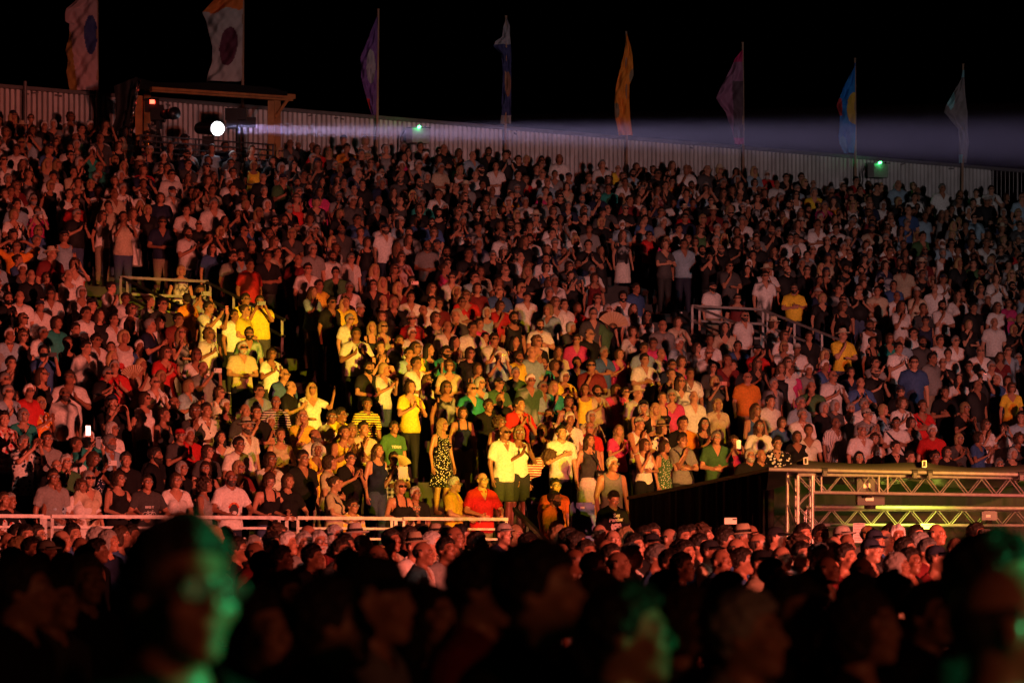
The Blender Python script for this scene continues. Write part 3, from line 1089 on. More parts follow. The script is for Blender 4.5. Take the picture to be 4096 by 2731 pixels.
while ss > -14:      # joint strips between sheet runs, some set a little proud, and small fixing clips
    wpart('joint_strip', MB().bar(plan(ss, DW - .012, ZB), plan(ss, DW - .012, ZW - .06 - rw.uniform(0, .04)), .03, .012), M['sheet_rail'] if rw.random() < .4 else M['sheet'])
    ss -= npan * pitch * rw.choice((1, 2, 2, 3))
for k in range(26):
    q = rw.uniform(-10, SW_END)
    wpart('clip', MB().bar(plan(q, DW - .05, ZW - .12), plan(q + rw.uniform(.06, .2), DW - .05, ZW - .12 - rw.uniform(-.06, .06)), .03, .04), M['sheet_rail'])
# a pipe on the wall
p = wall_pt(105, 330)
lp = MB().tube((p.x, p.y - .2, ZB), (p.x, p.y - .2, p.z), .045, 8).build('drain_pipe', M['sheet_rail'])
tag(lp, 'thin grey upright pipe against the wall at the far left', 'pipe')

# ------------------------------------------------------------------ flags
def mixc(a, b, t): return tuple(a[i] + (b[i] - a[i]) * t for i in range(3))
def ellip(x, y, cx, cy, rx, ry): return ((x - cx) / rx) ** 2 + ((y - cy) / ry) ** 2 < 1
WHT, PNK = (.50, .44, .42), (.62, .40, .40)
def cf1(x, y):
    if ellip(x, y, 373, 150, 26, 78): return (.05, .07, .22)
    l = np.interp(y, [0, 120, 140, 200, 360], [270, 270, 292, 300, 318])
    return (.40, .22, .05) if x < l and y > 45 else PNK
def cf2(x, y):
    if ellip(x, y, 920 + (y - 200) * -.1, 195, 36, 78): return (.12, .025, .05)
    return (.75, .18, .03) if y < 62 - (x - 815) * .13 + 6 * math.sin(x * .06) - 0 else WHT
def cf3(x, y):
    if ellip(x, y, 1487, 275, 18, 68): return (.34, .33, .36)
    return (.5, .03, .03) if (y > 400 and x < 1482) else (.17, .08, .28)
def cf4(x, y):
    if y < 185: return (.33, .32, .36)
    if y > 470: return (.36, .34, .36)
    if ellip(x, y, 2032, 345, 12, 50): return (.25, .12, .08)
    return (.04, .05, .16)
def cf5(x, y):
    if ellip(x, y, 2530, 315, 14, 32) or ellip(x, y, 2462, 450, 14, 30): return (.28, .2, .12)
    return (.85, .27, .025)
def cf6(x, y):
    if y < 255: return (.6, .03, .15)
    if y > 560: return (.5, .04, .16)
    if x > 2925 + (y - 300) * .02 and y > 330: return (.12, .06, .08)
    return (.36, .14, .24)
def cf7(x, y):
    if ellip(x, y, 3414, 440, 34, 64): return (.62, .36, .06)
    if y > 400 and y < 470 and x < 3362: return (.5, .04, .04)
    if ellip(x, y, 3365, 590, 16, 40): return (.10, .34, .62)
    return (.015, .20, .60)
def cf8(x, y):
    if ellip(x, y, 3795, 395, 16, 50) and x < 3815 or (y > 625 and x < 3846) or y < 315: return (.30, .58, .64)
    return (.26, .22, .23)
FLAGS = [
    ('pink', 397, 397, -60, 372, [(-40, 350, 396), (0, 330, 396), (28, 300, 397), (48, 276, 397), (100, 272, 397), (108, 288, 398), (150, 284, 399), (215, 273, 399), (250, 284, 400), (300, 276, 401), (372, 288, 402)], cf1, 'tall pink flag with a blue oval and mustard edge'),
    ('white', 979, 972, -60, 345, [(-30, 905, 978), (0, 880, 978), (30, 850, 978), (62, 815, 977), (90, 828, 977), (200, 857, 976), (256, 856, 975), (325, 832, 974), (336, 830, 968)], cf2, 'white flag with an orange top band and dark oval'),
    ('purple', 1516, 1507, 48, 480, [(80, 1510, 1515), (150, 1482, 1513), (240, 1445, 1512), (320, 1448, 1511), (400, 1468, 1510), (470, 1490, 1508)], cf3, 'narrow purple flag with a grey oval'),
    ('navy', 2024, 2020, 75, 512, [(85, 2022, 2026), (118, 2014, 2040), (160, 2008, 2040), (176, 1982, 2042), (196, 1974, 2044), (212, 1990, 2045), (225, 2005, 2046), (300, 2012, 2045), (505, 2003, 2044)], cf4, 'navy blue flag furled round its pole'),
    ('orange', 2503, 2506, 137, 558, [(148, 2502, 2506), (195, 2499, 2520), (240, 2490, 2528), (310, 2472, 2532), (350, 2463, 2516), (405, 2456, 2514), (475, 2457, 2518), (550, 2474, 2528)], cf5, 'orange feather flag'),
    ('mauve', 2967, 2971, 180, 596, [(212, 2962, 2967), (245, 2936, 2967), (280, 2921, 2968), (357, 2880, 2968), (405, 2860, 2969), (430, 2874, 2969), (458, 2898, 2969), (520, 2922, 2969), (586, 2934, 2970)], cf6, 'mauve flag with a magenta tip'),
    ('blue', 3414, 3417, 243, 625, [(262, 3412, 3417), (280, 3410, 3414), (357, 3368, 3414), (400, 3352, 3414), (428, 3341, 3414), (470, 3354, 3415), (553, 3347, 3415), (585, 3352, 3414), (620, 3370, 3410)], cf7, 'bright blue flag with a yellow disc'),
    ('grey', 3845, 3840, 265, 660, [(290, 3842, 3848), (327, 3836, 3849), (387, 3802, 3853), (430, 3776, 3857), (460, 3766, 3860), (524, 3824, 3862), (580, 3828, 3867), (660, 3828, 3856)], cf8, 'dark grey flag with pale blue patches'),
]
flag_mat = bpy.data.materials.new('flag_cloth')
flag_mat.use_nodes = True
_n = flag_mat.node_tree
_a = _n.nodes.new('ShaderNodeAttribute'); _a.attribute_name = 'dye'
_b = _n.nodes['Principled BSDF']; _b.inputs['Roughness'].default_value = .75
_n.links.new(_a.outputs['Color'], _b.inputs['Base Color'])
_nz = _n.nodes.new('ShaderNodeTexNoise'); _nz.inputs['Scale'].default_value = 6; _nz.inputs['Detail'].default_value = 5
_tc = _n.nodes.new('ShaderNodeTexCoord'); _n.links.new(_tc.outputs['Object'], _nz.inputs['Vector'])
_bp = _n.nodes.new('ShaderNodeBump'); _bp.inputs['Strength'].default_value = .5; _bp.inputs['Distance'].default_value = .08
_n.links.new(_nz.outputs['Fac'], _bp.inputs['Height']); _n.links.new(_bp.outputs[0], _b.inputs['Normal'])
for fi, (nm, pxt, pxb, ptop, pbot, prof, cf, lab) in enumerate(FLAGS):
    Yw = on_d(pxb, DW) + .25
    pb, pt = at(pxb, pbot, Yw), at(pxt, ptop, Yw)
    pole_base = Vector((pb.x, pb.y - .45, ZB + .02))
    e = empty('flag', pole_base)
    tag(e, lab + ' on a pole above the wall', 'flag', 'flags above the wall')
    inv = Matrix.Translation(-pole_base)
    dy = Vector((0, -.45, 0))
    mbp = MB()
    seg = 7
    a = pole_base
    b = pt + dy
    for k in range(seg):
        q0, q1 = a.lerp(b, k / seg), a.lerp(b, (k + 1) / seg)
        mbp.tube(q0, q1, .046 - .0026 * k, 8, .044 - .0026 * k)
        mbp.tube(q1 - (q1 - q0) * .012, q1 + (q1 - q0) * .008, .053 - .0026 * k, 8)
    o = mbp.build('pole', M['bamboo'], e, smooth=False); o.matrix_parent_inverse = inv
    nu, nv = 34, 90
    ys = np.linspace(prof[0][0], prof[-1][0], nv)
    Ls = np.interp(ys, [q[0] for q in prof], [q[1] for q in prof])
    Rs = np.interp(ys, [q[0] for q in prof], [q[2] for q in prof])
    pts, fs, cols = [], [], []
    ph = fi * 1.7
    for j in range(nv):
        for i in range(nu):
            u = i / (nu - 1)
            px = Ls[j] + (Rs[j] - Ls[j]) * u
            wdt = (Rs[j] - Ls[j]) / F * Yw
            amp = (.10 * wdt + .05) * (1 - .6 * u)
            dep = amp * (math.sin(7.5 * u + .030 * ys[j] + ph) + .6 * math.sin(13 * u - .05 * ys[j] + 2 * ph) + .3 * math.sin(.11 * ys[j] + 20 * u))
            q = at(px, ys[j], Yw)
            pts.append((q.x, q.y - .45 - .06 - dep * .8, q.z))
    for j in range(nv - 1):
        for i in range(nu - 1):
            fs.append((j * nu + i, (j + 1) * nu + i, (j + 1) * nu + i + 1, j * nu + i + 1))
            cx = Ls[j] + (Rs[j] - Ls[j]) * (i + .5) / (nu - 1)
            cols.append(cf(cx, ys[j]))
    me = MB().poly(pts, fs).mesh('cloth', True)
    at_ = me.attributes.new('dye', 'FLOAT_COLOR', 'CORNER')
    arr = np.ones((len(fs), 4, 4), f32)
    arr[:, :, :3] = np.array(cols, f32)[:, None, :]
    at_.data.foreach_set('color', arr.ravel())
    o = add('cloth', me, flag_mat, e); o.matrix_parent_inverse = inv

# ------------------------------------------------------------------ camera shelter at the top left
DS = 31.2
def sh(px, py, dd=DS):
    return at(px, py, on_d(px, dd))
shel = empty('shelter', sh(560, 560))
tag(shel, 'timber framed camera shelter with a dark sheet roof at the top left', 'shelter')
sinv = shel.matrix_basis.inverted()
def spart(name, mb, mat, smooth=False):
    o = mb.build(name, mat, shel, smooth=smooth); o.matrix_parent_inverse = sinv; return o
zf = row_floor(31)
for px0, top, dd in ((556, 385, DS), (1085, 405, DS), (590, 360, DS + 2.6), (1110, 395, DS + 2.6)):
    p = sh(px0, top, dd)
    spart('post', MB().bar((p.x, p.y, zf - .3), p, .17, .17), M['wood'])
spart('beam', MB().bar(sh(604, 358), sh(1168, 396), .12, .12), M['wood'])
spart('beam', MB().bar(sh(620, 352, DS + 2.6), sh(1178, 388, DS + 2.6), .12, .12), M['wood'])
spart('brace', MB().bar(sh(1100, 470), sh(1150, 400), .07, .07), M['wood'])
roofp = []
nx_ = 24
for i in range(nx_ + 1):
    px = 540 + (1150 - 540) * i / nx_
    t = i / nx_
    top = 322 + 26 * t + 4 * math.sin(9 * t) + (18 * max(0, t - .88) / .12) ** 1.0 - 14 * max(0, .12 - t) / .12
    roofp.append((px, top, 358 + 38 * t - 2))
pts, fs = [], []
for px, a, b in roofp:
    pts += [sh(px, b, DS - .1), sh(px, (a + b) / 2 - 4, DS + .5), sh(px, a, DS + 1.3), sh(px, b - 12, DS + 2.8)]
for i in range(nx_):
    for k in range(3):
        fs.append((4 * i + k, 4 * i + 4 + k, 4 * i + 5 + k, 4 * i + 1 + k))
spart('roof', MB().poly(pts, fs), M['black_fabric'], True)
# dark tarpaulin at the left side, tied to the post
pts, fs = [], []
for i in range(13):
    t = i / 12
    for k in range(6):
        v = k / 5
        px = 455 + 95 * t + 28 * v * (1 - t) * math.sin(4 * v)
        py = 345 - 38 * t + v * (190 + 10 * math.sin(9 * t))
        pts.append(sh(px, py, DS + .4 + .18 * math.sin(7 * t + 2 * v)))
for i in range(12):
    for k in range(5):
        fs.append((6 * i + k, 6 * i + 6 + k, 6 * i + 7 + k, 6 * i + 1 + k))
spart('tarpaulin', MB().poly(pts, fs), M['black_fabric'], True)
# silver foil strip, crinkled
def foil(name, pts2, wid, mat, label, dd):
    pts, fs = [], []
    rr = random.Random(5)
    n = 40
    for i in range(n + 1):
        t = i / n * (len(pts2) - 1)
        k = min(int(t), len(pts2) - 2)
        px = pts2[k][0] + (pts2[k + 1][0] - pts2[k][0]) * (t - k)
        py = pts2[k][1] + (pts2[k + 1][1] - pts2[k][1]) * (t - k)
        for j in range(4):
            pts.append(sh(px + (j / 3 - .5) * wid * (.7 + .5 * rr.random()), py + rr.uniform(-2, 2), dd + rr.uniform(-.06, .06)))
    for i in range(n):
        for j in range(3):
            fs.append((4 * i + j, 4 * i + 4 + j, 4 * i + 5 + j, 4 * i + 1 + j))
    n0 = len(pts)
    o = MB().poly(pts, fs).build(name, mat)
    tag(o, label, 'foil')
foil('foil_strip', [(558, 325), (545, 380), (535, 440), (528, 480), (520, 520), (522, 548)], 13, M['foil'], 'crinkled silver foil strip hanging beside the shelter post', DS - .35)
foil('foil_wrap', [(604, 495), (612, 520), (618, 545)], 34, M['foil'], 'crinkled silver foil wrapped under the broadcast camera', DS - .15)
foil('foil_wrap', [(580, 545), (588, 575), (592, 600)], 22, M['gold_foil'], 'crumpled gold foil below the broadcast camera', DS - .3)
# shelter front rail
se = empty('railing', sh(560, 560, DS - .5))
tag(se, 'thin grey railing in front of the camera shelter', 'railing')
for k in range(4):
    o = MB().bar(sh(560, 541 + 22 * k, DS - .5), sh(1094, 580 + 22 * k, DS - .5), .03, .04).build('bar', M['dark_rail'], se)
    o.matrix_parent_inverse = se.matrix_basis.inverted()
for px, py in ((562, 541), (782, 556), (796, 557), (1092, 580)):
    a = sh(px, py, DS - .5)
    o = MB().bar((a.x, a.y + .01, a.z - 1.0), (a.x, a.y + .01, a.z), .05, .05).build('post', M['dark_rail'], se)
    o.matrix_parent_inverse = se.matrix_basis.inverted()

# broadcast camera with a lit red tally
bc = empty('broadcast_camera', sh(630, 560, DS - .05))
tag(bc, 'black broadcast camera on a tripod with a glowing red light', 'camera')
binv = bc.matrix_basis.inverted()
def bpart(name, mb, mat, smooth=False, par=None):
    o = mb.build(name, mat, par or bc, smooth=smooth)
    if par is None: o.matrix_parent_inverse = binv
    return o
C_ = sh(632, 462, DS - .05)
bpart('body', MB().box(C_, (.34, .55, .30)).box(C_ + Vector((-.02, .1, .2)), (.22, .3, .12)).box(C_ + Vector((.1, -.1, .19)), (.12, .22, .10)), M['black_plastic'])
bpart('lens', MB().tube(C_ + Vector((.1, -.1, .0)), C_ + Vector((.42, -.5, -.02)), .13, 16).tube(C_ + Vector((.42, -.5, -.02)), C_ + Vector((.5, -.6, -.02)), .16, 16), M['black_plastic'], True)
V_ = sh(608, 422, DS - .05)
bpart('viewfinder', MB().box(V_, (.36, .2, .34)).box(V_ + Vector((0, -.12, .12)), (.4, .1, .04)), M['black_plastic'])
T_ = sh(612, 411, DS - .05)
mt = material('red_tally_light', (.5, .02, .01), .4, emit=(1, .06, .03), estr=9)
bpart('tally_light', MB().box((T_.x, T_.y - .16, T_.z), (.12, .06, .09)), mt)
for dx, dy in ((-.5, -.2), (.5, -.2), (0, .5)):
    bpart('leg', MB().tube(C_ + Vector((0, 0, -.3)), (C_.x + dx, C_.y + dy, zf), .035, 6), M['black_plastic'])
bpart('head', MB().tube(C_ + Vector((0, 0, -.34)), C_ + Vector((0, 0, -.12)), .11, 10), M['black_plastic'])
# second camera rig behind the follow spot
k_ = sh(960, 470, DS + .4)
b2 = empty('camera_rig', sh(960, 560, DS + .4)); tag(b2, 'dark camera rig standing behind the white spotlight', 'camera')
i2 = b2.matrix_basis.inverted()
for nm, m_ in (('body', MB().box(sh(945, 460, DS + .4), (.55, .4, .3)).box(sh(930, 475, DS + .4), (.3, .3, .5))), ('monitor', MB().box(sh(985, 490, DS + .3), (.5, .08, .26))),
               ('stand', MB().tube(sh(950, 470, DS + .4), Vector((sh(950, 470, DS + .4).x, sh(950, 470, DS + .4).y, zf)), .05, 8))):
    o = m_.build(nm, M['black_plastic'], b2); o.matrix_parent_inverse = i2

# follow spot and its beam
FSP = sh(872, 515, DS - .9)
STG = Vector((44, 14, 2.6))
BD = (STG - FSP).normalized()
fs_ = empty('spotlight', Vector((FSP.x, FSP.y, zf)))
tag(fs_, 'follow spotlight with a blazing white lens throwing a beam to the right', 'spotlight')
fi_ = fs_.matrix_basis.inverted()
def fpart(name, mb, mat, smooth=False):
    o = mb.build(name, mat, fs_, smooth=smooth); o.matrix_parent_inverse = fi_; return o
fpart('housing', MB().tube(FSP - BD * .95, FSP - BD * .12, .15, 18, .17).tube(FSP - BD * .13, FSP - BD * .03, .20, 18), M['black_plastic'])
ml = material('lit_white_lens', (.9, .9, .95), .3, emit=(.93, .9, 1.0), estr=26)
fpart('lens', MB().tube(FSP - BD * .035, FSP + BD * .03, .175, 22, .16), ml)
fpart('yoke', MB().bar(FSP - BD * .5 + Vector((0, 0, -.2)), FSP - BD * .5 + Vector((0, 0, -.6)), .3, .05), M['black_plastic'])
fpart('stand', MB().tube(FSP - BD * .5 + Vector((0, 0, -.5)), Vector((FSP.x, FSP.y, zf)) - Vector((BD.x, BD.y, 0)) * .5, .05, 8), M['black_plastic'])
sp = spot('follow_spot_beam', FSP + BD * .10, STG, 270000, (.74, .60, 1.0), 2.2, 1.0, .12)
sp.parent = fs_; sp.matrix_parent_inverse = fi_
bm_ = bpy.data.materials.new('smoke_in_beam')
bm_.use_nodes = True
bm_.node_tree.nodes.clear()
_o = bm_.node_tree.nodes.new('ShaderNodeOutputMaterial')
_p = bm_.node_tree.nodes.new('ShaderNodeVolumePrincipled')
_p.inputs['Color'].default_value = (.86, .84, .95, 1)
_p.inputs['Density'].default_value = .013
_p.inputs['Anisotropy'].default_value = .3
bm_.node_tree.links.new(_p.outputs[0], _o.inputs['Volume'])
L_ = 46.0
mb = MB().tube(FSP + BD * .25, FSP + BD * L_, .2, 20, .2 + L_ * .0185)
o = mb.build('beam_smoke', bm_)
tag(o, kind='stuff')
tag(o, 'thin smoke drifting through the white spotlight beam', 'smoke')

# laser projectors on the wall
mg = material('lit_green_lens', (.1, .8, .3), .3, emit=(.06, 1.0, .22), estr=22)
for (px, py, lab) in ((1675, 515, 'pale laser projector with a green light on the wall between purple and navy flags'), (3515, 655, 'pale laser projector with a green light on the wall below the blue flag')):
    c = at(px, py + 22, on_d(px, DW - .55))
    e = empty('laser_projector', c); tag(e, lab, 'projector', 'laser projectors on the wall')
    MB().box((-.02, 0, -.06), (.56, .3, .40), TH).build('casing', M['steel_box'], e)
    MB().bar((-.34, -.05, .17), (.34, -.05, .17), .05, .03).build('bracket', M['dark_rail'], e)
    MB().tube((.0, -.16, .17), (.03, -.27, .17), .032, 12).build('lens', mg, e)
    MB().tube((.16, -.12, .17), (.18, -.2, .17), .03, 10).build('aperture', M['lens'], e)
    MB().path([(-.4, .1, .1), (-.5, .0, -.1), (-.48, -.05, -.35), (-.55, 0, -.6)], .022, 6).build('cable', M['black_plastic'], e)

# ------------------------------------------------------------------ right front: black drape, canopy and trusses
YT = 45.0
def tr(px, py, Y=YT): return at(px, py, Y)
# drape: gathered black cloth
def drape(name, a, b, za, zb, n, label, amp=.05, zlo=0.0, mat='black_fabric'):
    pts, fs = [], []
    a, b = Vector(a), Vector(b)
    dr = (b - a).normalized(); nn = Vector((-dr.y, dr.x, 0))
    rr = random.Random(3)
    for i in range(n + 1):
        t = i / n
        p = a.lerp(b, t)
        zt = za + (zb - za) * t
        for k in range(7):
            v = k / 6
            off = amp * (math.sin(t * 60 + 2 * math.sin(t * 17)) * (.4 + .6 * v) + .5 * math.sin(t * 133 + 1 + v))
            q = p + nn * off
            pts.append((q.x, q.y, zt + (zlo - zt) * v))
    for i in range(n):
        for k in range(6):
            fs.append((7 * i + k, 7 * i + k + 1, 7 * i + 8 + k, 7 * i + 7 + k))
    o = MB().poly(pts, fs).build(name, M[mat], smooth=True)
    tag(o, label, 'drape')
    return o
D0, D1, D2 = tr(2512, 1994, 54.3), tr(2790, 1940, 51.9), tr(3085, 1878, 49.5)
drape('drape', (D0.x, D0.y, 0), (D1.x, D1.y, 0), D0.z, D1.z, 60, 'black gathered drape hanging in front of the stand left half', .045)
drape('drape', (D1.x, D1.y, 0), (D2.x, D2.y, 0), D1.z, D2.z, 70, 'black gathered drape hanging beside the truss corner', .05)
dr_ = MB().bar(D0 + Vector((0, -.05, .01)), D1 + Vector((0, -.05, .01)), .05, .05).bar(D1 + Vector((0, -.05, .01)), D2 + Vector((0, -.05, .01)), .05, .05).build('drape_rail', M['dark_rail'])
tag(dr_, 'dark sloping rail along the top of the black drape', 'rail')
B0, B1 = tr(3090, 1900, 51.5), tr(4300, 1900, 51.5)
drape('drape', (B0.x, B0.y, 0), (B1.x, B1.y, 0), 2.74, 2.74, 60, 'dark back drape seen through the trusses under the canopy', .06)

# canopy membrane
edge = [(3075, 1878), (3140, 1862), (3218, 1838), (3300, 1849), (3500, 1855), (3694, 1846), (3760, 1860), (3890, 1870), (4010, 1866), (4140, 1852), (4260, 1862)]
pts, fs = [], []
xs_ = np.linspace(3075, 4260, 60)
for px in xs_:
    py = np.interp(px, [q[0] for q in edge], [q[1] for q in edge])
    rid = max(math.exp(-((px - 3218) / 40) ** 2), math.exp(-((px - 3694) / 40) ** 2), math.exp(-((px - 4140) / 40) ** 2))
    low = np.interp(px, [3075, 4260], [1880, 1906])
    f0 = at(px, low, 44.85)
    f1 = at(px, py, 44.95)
    pts += [f0 + Vector((0, .03, -.015)), f0 * .5 + f1 * .5 + Vector((0, -.03 + .03 * rid, 0)), f1]
    for k in range(1, 7):
        t = k / 6
        z = f1.z - .16 * math.sin(math.pi * t) * (1 - rid) - .015 * k
        pts.append(Vector((f1.x * (1 + .02 * k), 44.95 + 1.05 * k, z)))
m9 = 9
for i in range(len(xs_) - 1):
    for k in range(m9 - 1):
        fs.append((m9 * i + k, m9 * i + m9 + k, m9 * i + m9 + 1 + k, m9 * i + k + 1))
can = empty('canopy', tr(3077, 2200)); tag(can, 'black fabric canopy roof over the truss structure on the right', 'canopy')
ci = can.matrix_basis.inverted()
o = MB().poly(pts, fs).build('membrane', M['canopy'], can, smooth=True); o.matrix_parent_inverse = ci
for px, py in ((3222, 1843), (3696, 1855)):
    c = at(px, py, 44.8)
    mb = MB()
    for dx in (-.024, .024): mb.box((c.x + dx, c.y, c.z), (.008, .1, .080))
    for dz in (-.04, .04): mb.box((c.x, c.y, c.z + dz), (.058, .1, .008))
    o = mb.build('profile_end', M['alu'], can); o.matrix_parent_inverse = ci
    e2 = c + Vector((.1, 5.8, -.05))
    o = MB().bar(c + Vector((0, .08, -.0)), e2, .05, .08).build('profile', M['dark_rail'], can); o.matrix_parent_inverse = ci

# box trusses
def truss(e, p0, p1, h, dpt, name_ch='chord', r=.023, rb=.0078, seg=.19, flip=False, zpl=None):
    'box truss between p0 and p1 (lower front chord), height h, depth dpt'
    inv = e.matrix_basis.inverted()
    p0, p1 = Vector(p0), Vector(p1)
    d = (p1 - p0); L = d.length; d = d.normalized()
    vert = abs(d.z) > .8
    up = Vector((0, 0, h)) if not vert else Vector((h, 0, 0))
    bk = Vector((0, dpt, 0))
    for u, b in ((0, 0), (1, 0), (0, 1), (1, 1)):
        o = MB().tube(p0 + up * u + bk * b, p1 + up * u + bk * b, r, 10).build('chord', M['alu'], e, smooth=False); o.matrix_parent_inverse = inv
    n = max(2, int(round(L / seg)))
    me = {}
    for b in (0, 1):
        for i in range(n):
            a0 = p0 + d * (L * i / n) + bk * b
            a1 = p0 + d * (L * (i + 1) / n) + bk * b
            q0, q1 = (a0 + up, a1) if (i + b * 0) % 2 == 0 else (a0, a1 + up)
            o = MB().tube(q0, q1, rb, 6).build('brace', M['alu'], e); o.matrix_parent_inverse = inv
    for k in (0, 1):
        mb = MB()
        for i in range(0, n):
            a0 = p0 + d * (L * i / n) + up * k
            a1 = p0 + d * (L * (i + 1) / n) + up * k + bk
            mb.tube(a0, a1, rb, 6)
        o = mb.build('lacing', M['alu'], e); o.matrix_parent_inverse = inv
    for i in (0, n):
        mb = MB()
        a0 = p0 + d * (L * i / n)
        for x in (0, 1):
            mb.tube(a0 + bk * x, a0 + bk * x + up, rb * 1.3, 6).tube(a0 + up * x, a0 + up * x + bk, rb * 1.3, 6)
        o = mb.build('end_frame', M['alu'], e); o.matrix_parent_inverse = inv

t1 = empty('truss', tr(3150, 2200)); tag(t1, 'silver box truss beam across the front of the black canopy', 'truss')
truss(t1, tr(3255, 1968), tr(4330, 1985), (1968 - 1897) / F * YT, .30, seg=.187)
i1 = t1.matrix_basis.inverted()
for px, py, h in ((3255, 1900, 0), (3515, 1900, 0), (3285, 1900, 0), (3550, 1900, 0)):
    o = MB().tube(tr(px, 1966 + (px - 3255) * .016, YT - .012), tr(px, 1897 + (px - 3255) * .016, YT - .012), .013, 8).build('upright', M['alu'], t1); o.matrix_parent_inverse = i1
t2 = empty('truss', tr(3150, 2250)); tag(t2, 'upright silver truss tower at the corner of the canopy', 'truss')
truss(t2, Vector((tr(3192, 0).x, YT, 0.0)), tr(3192, 1900), (3250 - 3192) / F * YT, .30, seg=.2)
o = MB().tube(Vector((tr(3151, 0).x, YT + .2, 0.0)), tr(3152, 1890, YT + .2), .026, 10).build('chord', M['alu'], t2); o.matrix_parent_inverse = t2.matrix_basis.inverted()
mb = MB()
for k in range(7):
    z0 = tr(0, 1900).z - k * .36
    mb.tube((tr(3152, 0).x, YT + .2, z0), (tr(3192, 0).x, YT, z0 - .36 if k % 2 else z0 - .3), .010, 6)
o = mb.build('lacing', M['alu'], t2); o.matrix_parent_inverse = t2.matrix_basis.inverted()
o = MB().tube(tr(3152, 1896, YT + .2), tr(3262, 1897), .026, 10).tube(tr(3192, 1898), tr(3262, 1897), .026, 10).build('corner_bar', M['alu'], t2); o.matrix_parent_inverse = t2.matrix_basis.inverted()
st = empty('scaffold_tube', tr(3075, 1876, YT - .15)); tag(st, 'long scaffold tube clamped above the silver truss beam', 'tube')
sti = st.matrix_basis.inverted()
o = MB().tube(tr(3076, 1876, YT - .15), tr(4300, 1902, YT - .15), .027, 12).build('pipe', M['alu'], st); o.matrix_parent_inverse = sti
for px in (3300, 3660, 3720, 4085):
    c = tr(px, 1881 + (px - 3300) * .021, YT - .16)
    o = MB().tube(c - Vector((.035, 0, 0)), c + Vector((.035, 0, 0)), .04, 10).box(c + Vector((0, 0, -.04)), (.05, .09, .07)).build('clamp', M['dark_rail'], st); o.matrix_parent_inverse = sti
t3 = empty('truss', tr(3280, 2250, 49.5)); tag(t3, 'rear truss beam under the canopy lit yellow green', 'truss')
truss(t3, tr(3225, 2098, 49.2), tr(4330, 2101, 49.2), (2098 - 2036) / F * 49.2, .30, seg=.187)
t4 = MB().tube(tr(3225, 2026, 49.0), tr(4330, 2034, 49.0), .03, 12).build('scaffold_tube', M['alu'])
tag(t4, 'yellow green lit tube on top of the rear truss', 'tube')
# lamps that light the inside of the canopy
def fixture(name, c, size, label, emit=False):
    e = empty(name, c); tag(e, label, 'light')
    MB().box((0, 0, 0), size).box((0, -.02, size[2] * .45), (size[0] * .8, size[1] * .9, size[2] * .25)).build('housing', M['black_plastic'], e)
    MB().box((-.02, -size[1] / 2 - .004, .0), (size[0] * .3, .008, size[2] * .28)).build('label_plate', M['paper'], e)
    MB().tube((0, 0, -size[2] / 2 - .05), (0, 0, -size[2] / 2), size[0] * .22, 12).build('lens', M['lens'], e)
    return e
fixture('stage_light', tr(3480, 1996, YT + .5), (.36, .28, .16), 'black stage light hanging below the front truss beam')
fixture('stage_light', tr(3470, 1942, YT + .35), (.30, .2, .22), 'black stage light inside the front truss beam')
fixture('stage_light', tr(3955, 2063, 49.0), (.22, .16, .12), 'small stage light clamped on the rear truss')
yl = spot('canopy_lamp', tr(3640, 2010, 48.2), tr(3640, 2090, 49.2), 230, (.9, 1.0, .08), 105, .8, .1)
yl2 = spot('canopy_uplight', tr(3700, 2060, 48.3), tr(3750, 1930, 48.0), 4, (.85, .9, .1), 130, .9, .1)
# papers pinned on the desk under the canopy
for px, py, wd, hh, lab in ((3436, 2130, .17, .28, 'tall printed sheet of paper pinned below the rear truss'), (3712, 2104, .20, .075, 'small white paper strip hanging on the rear truss')):
    c = tr(px, py, 48.6)
    e = empty('paper', c); tag(e, lab, 'paper')
    MB().box((0, 0, 0), (wd, .008, hh)).build('sheet', M['paper'], e)
    mb = MB()
    for k in range(int(hh / .022) - 1):
        mb.box((0, -.0055, hh / 2 - .02 - k * .022), (wd * .8, .003, .006))
    MB_ = mb.build('print', M['ink'], e)

# seats left empty beside the stairs
def seat_proto():
    back = MB()
    back.box((0, .0, .62), (.42, .045, .42)).box((0, .01, .84), (.36, .04, .05)).box((0, -.02, .42), (.40, .05, .06))
    pan = MB().box((0, -.06, .46), (.40, .07, .40)).box((0, -.09, .65), (.34, .03, .04))
    leg = MB().box((-.19, .0, .2), (.04, .06, .42)).box((.19, 0, .2), (.04, .06, .42)).box((0, .0, .03), (.42, .05, .04))
    num = MB().box((0, -.028, .78), (.07, .012, .035))
    return back.mesh('backrest'), pan.mesh('seat_pan'), leg.mesh('frame'), num.mesh('number_plate')
SEATM = seat_proto()
def seat(loc, rz, mat, label, group=None):
    e = empty('seat', loc, rz)
    tag(e, label, 'seat', group)
    add('backrest', SEATM[0], mat, e); add('seat_pan', SEATM[1], mat, e); add('frame', SEATM[2], M['dark_rail'], e); add('number_plate', SEATM[3], M['nosing'], e)
for s_, r_, lab in ((24.3, 18, 'black tip up seat left of the right stair railing'), (23.3, 19, 'black tip up seat behind another empty seat'), (24.7, 20, 'black tip up seat below the person in red and white t-shirt'),
                    (26.3, 18.6, 'black tip up seat behind the right stair railing'), (23.1, 21, 'black tip up seat at the edge of the right stairway')):
    q = plan(s_, r_ * RD + .1, row_floor(int(r_)))
    seat(q, TH * .9, M['seat_black'], lab, 'empty black seats by the stairs')
c = at(2327, 2060, 53.9)
seat((c.x, c.y, c.z - .66), TH * .6, M['seat_blue'], 'blue plastic seat beside the person in the printed black t-shirt')
c2 = at(2150, 2040, 55.4)
seat((c2.x, c2.y, c2.z - .66), TH * .6, M['seat_blue'], 'blue plastic seat below the bending person in the striped top')
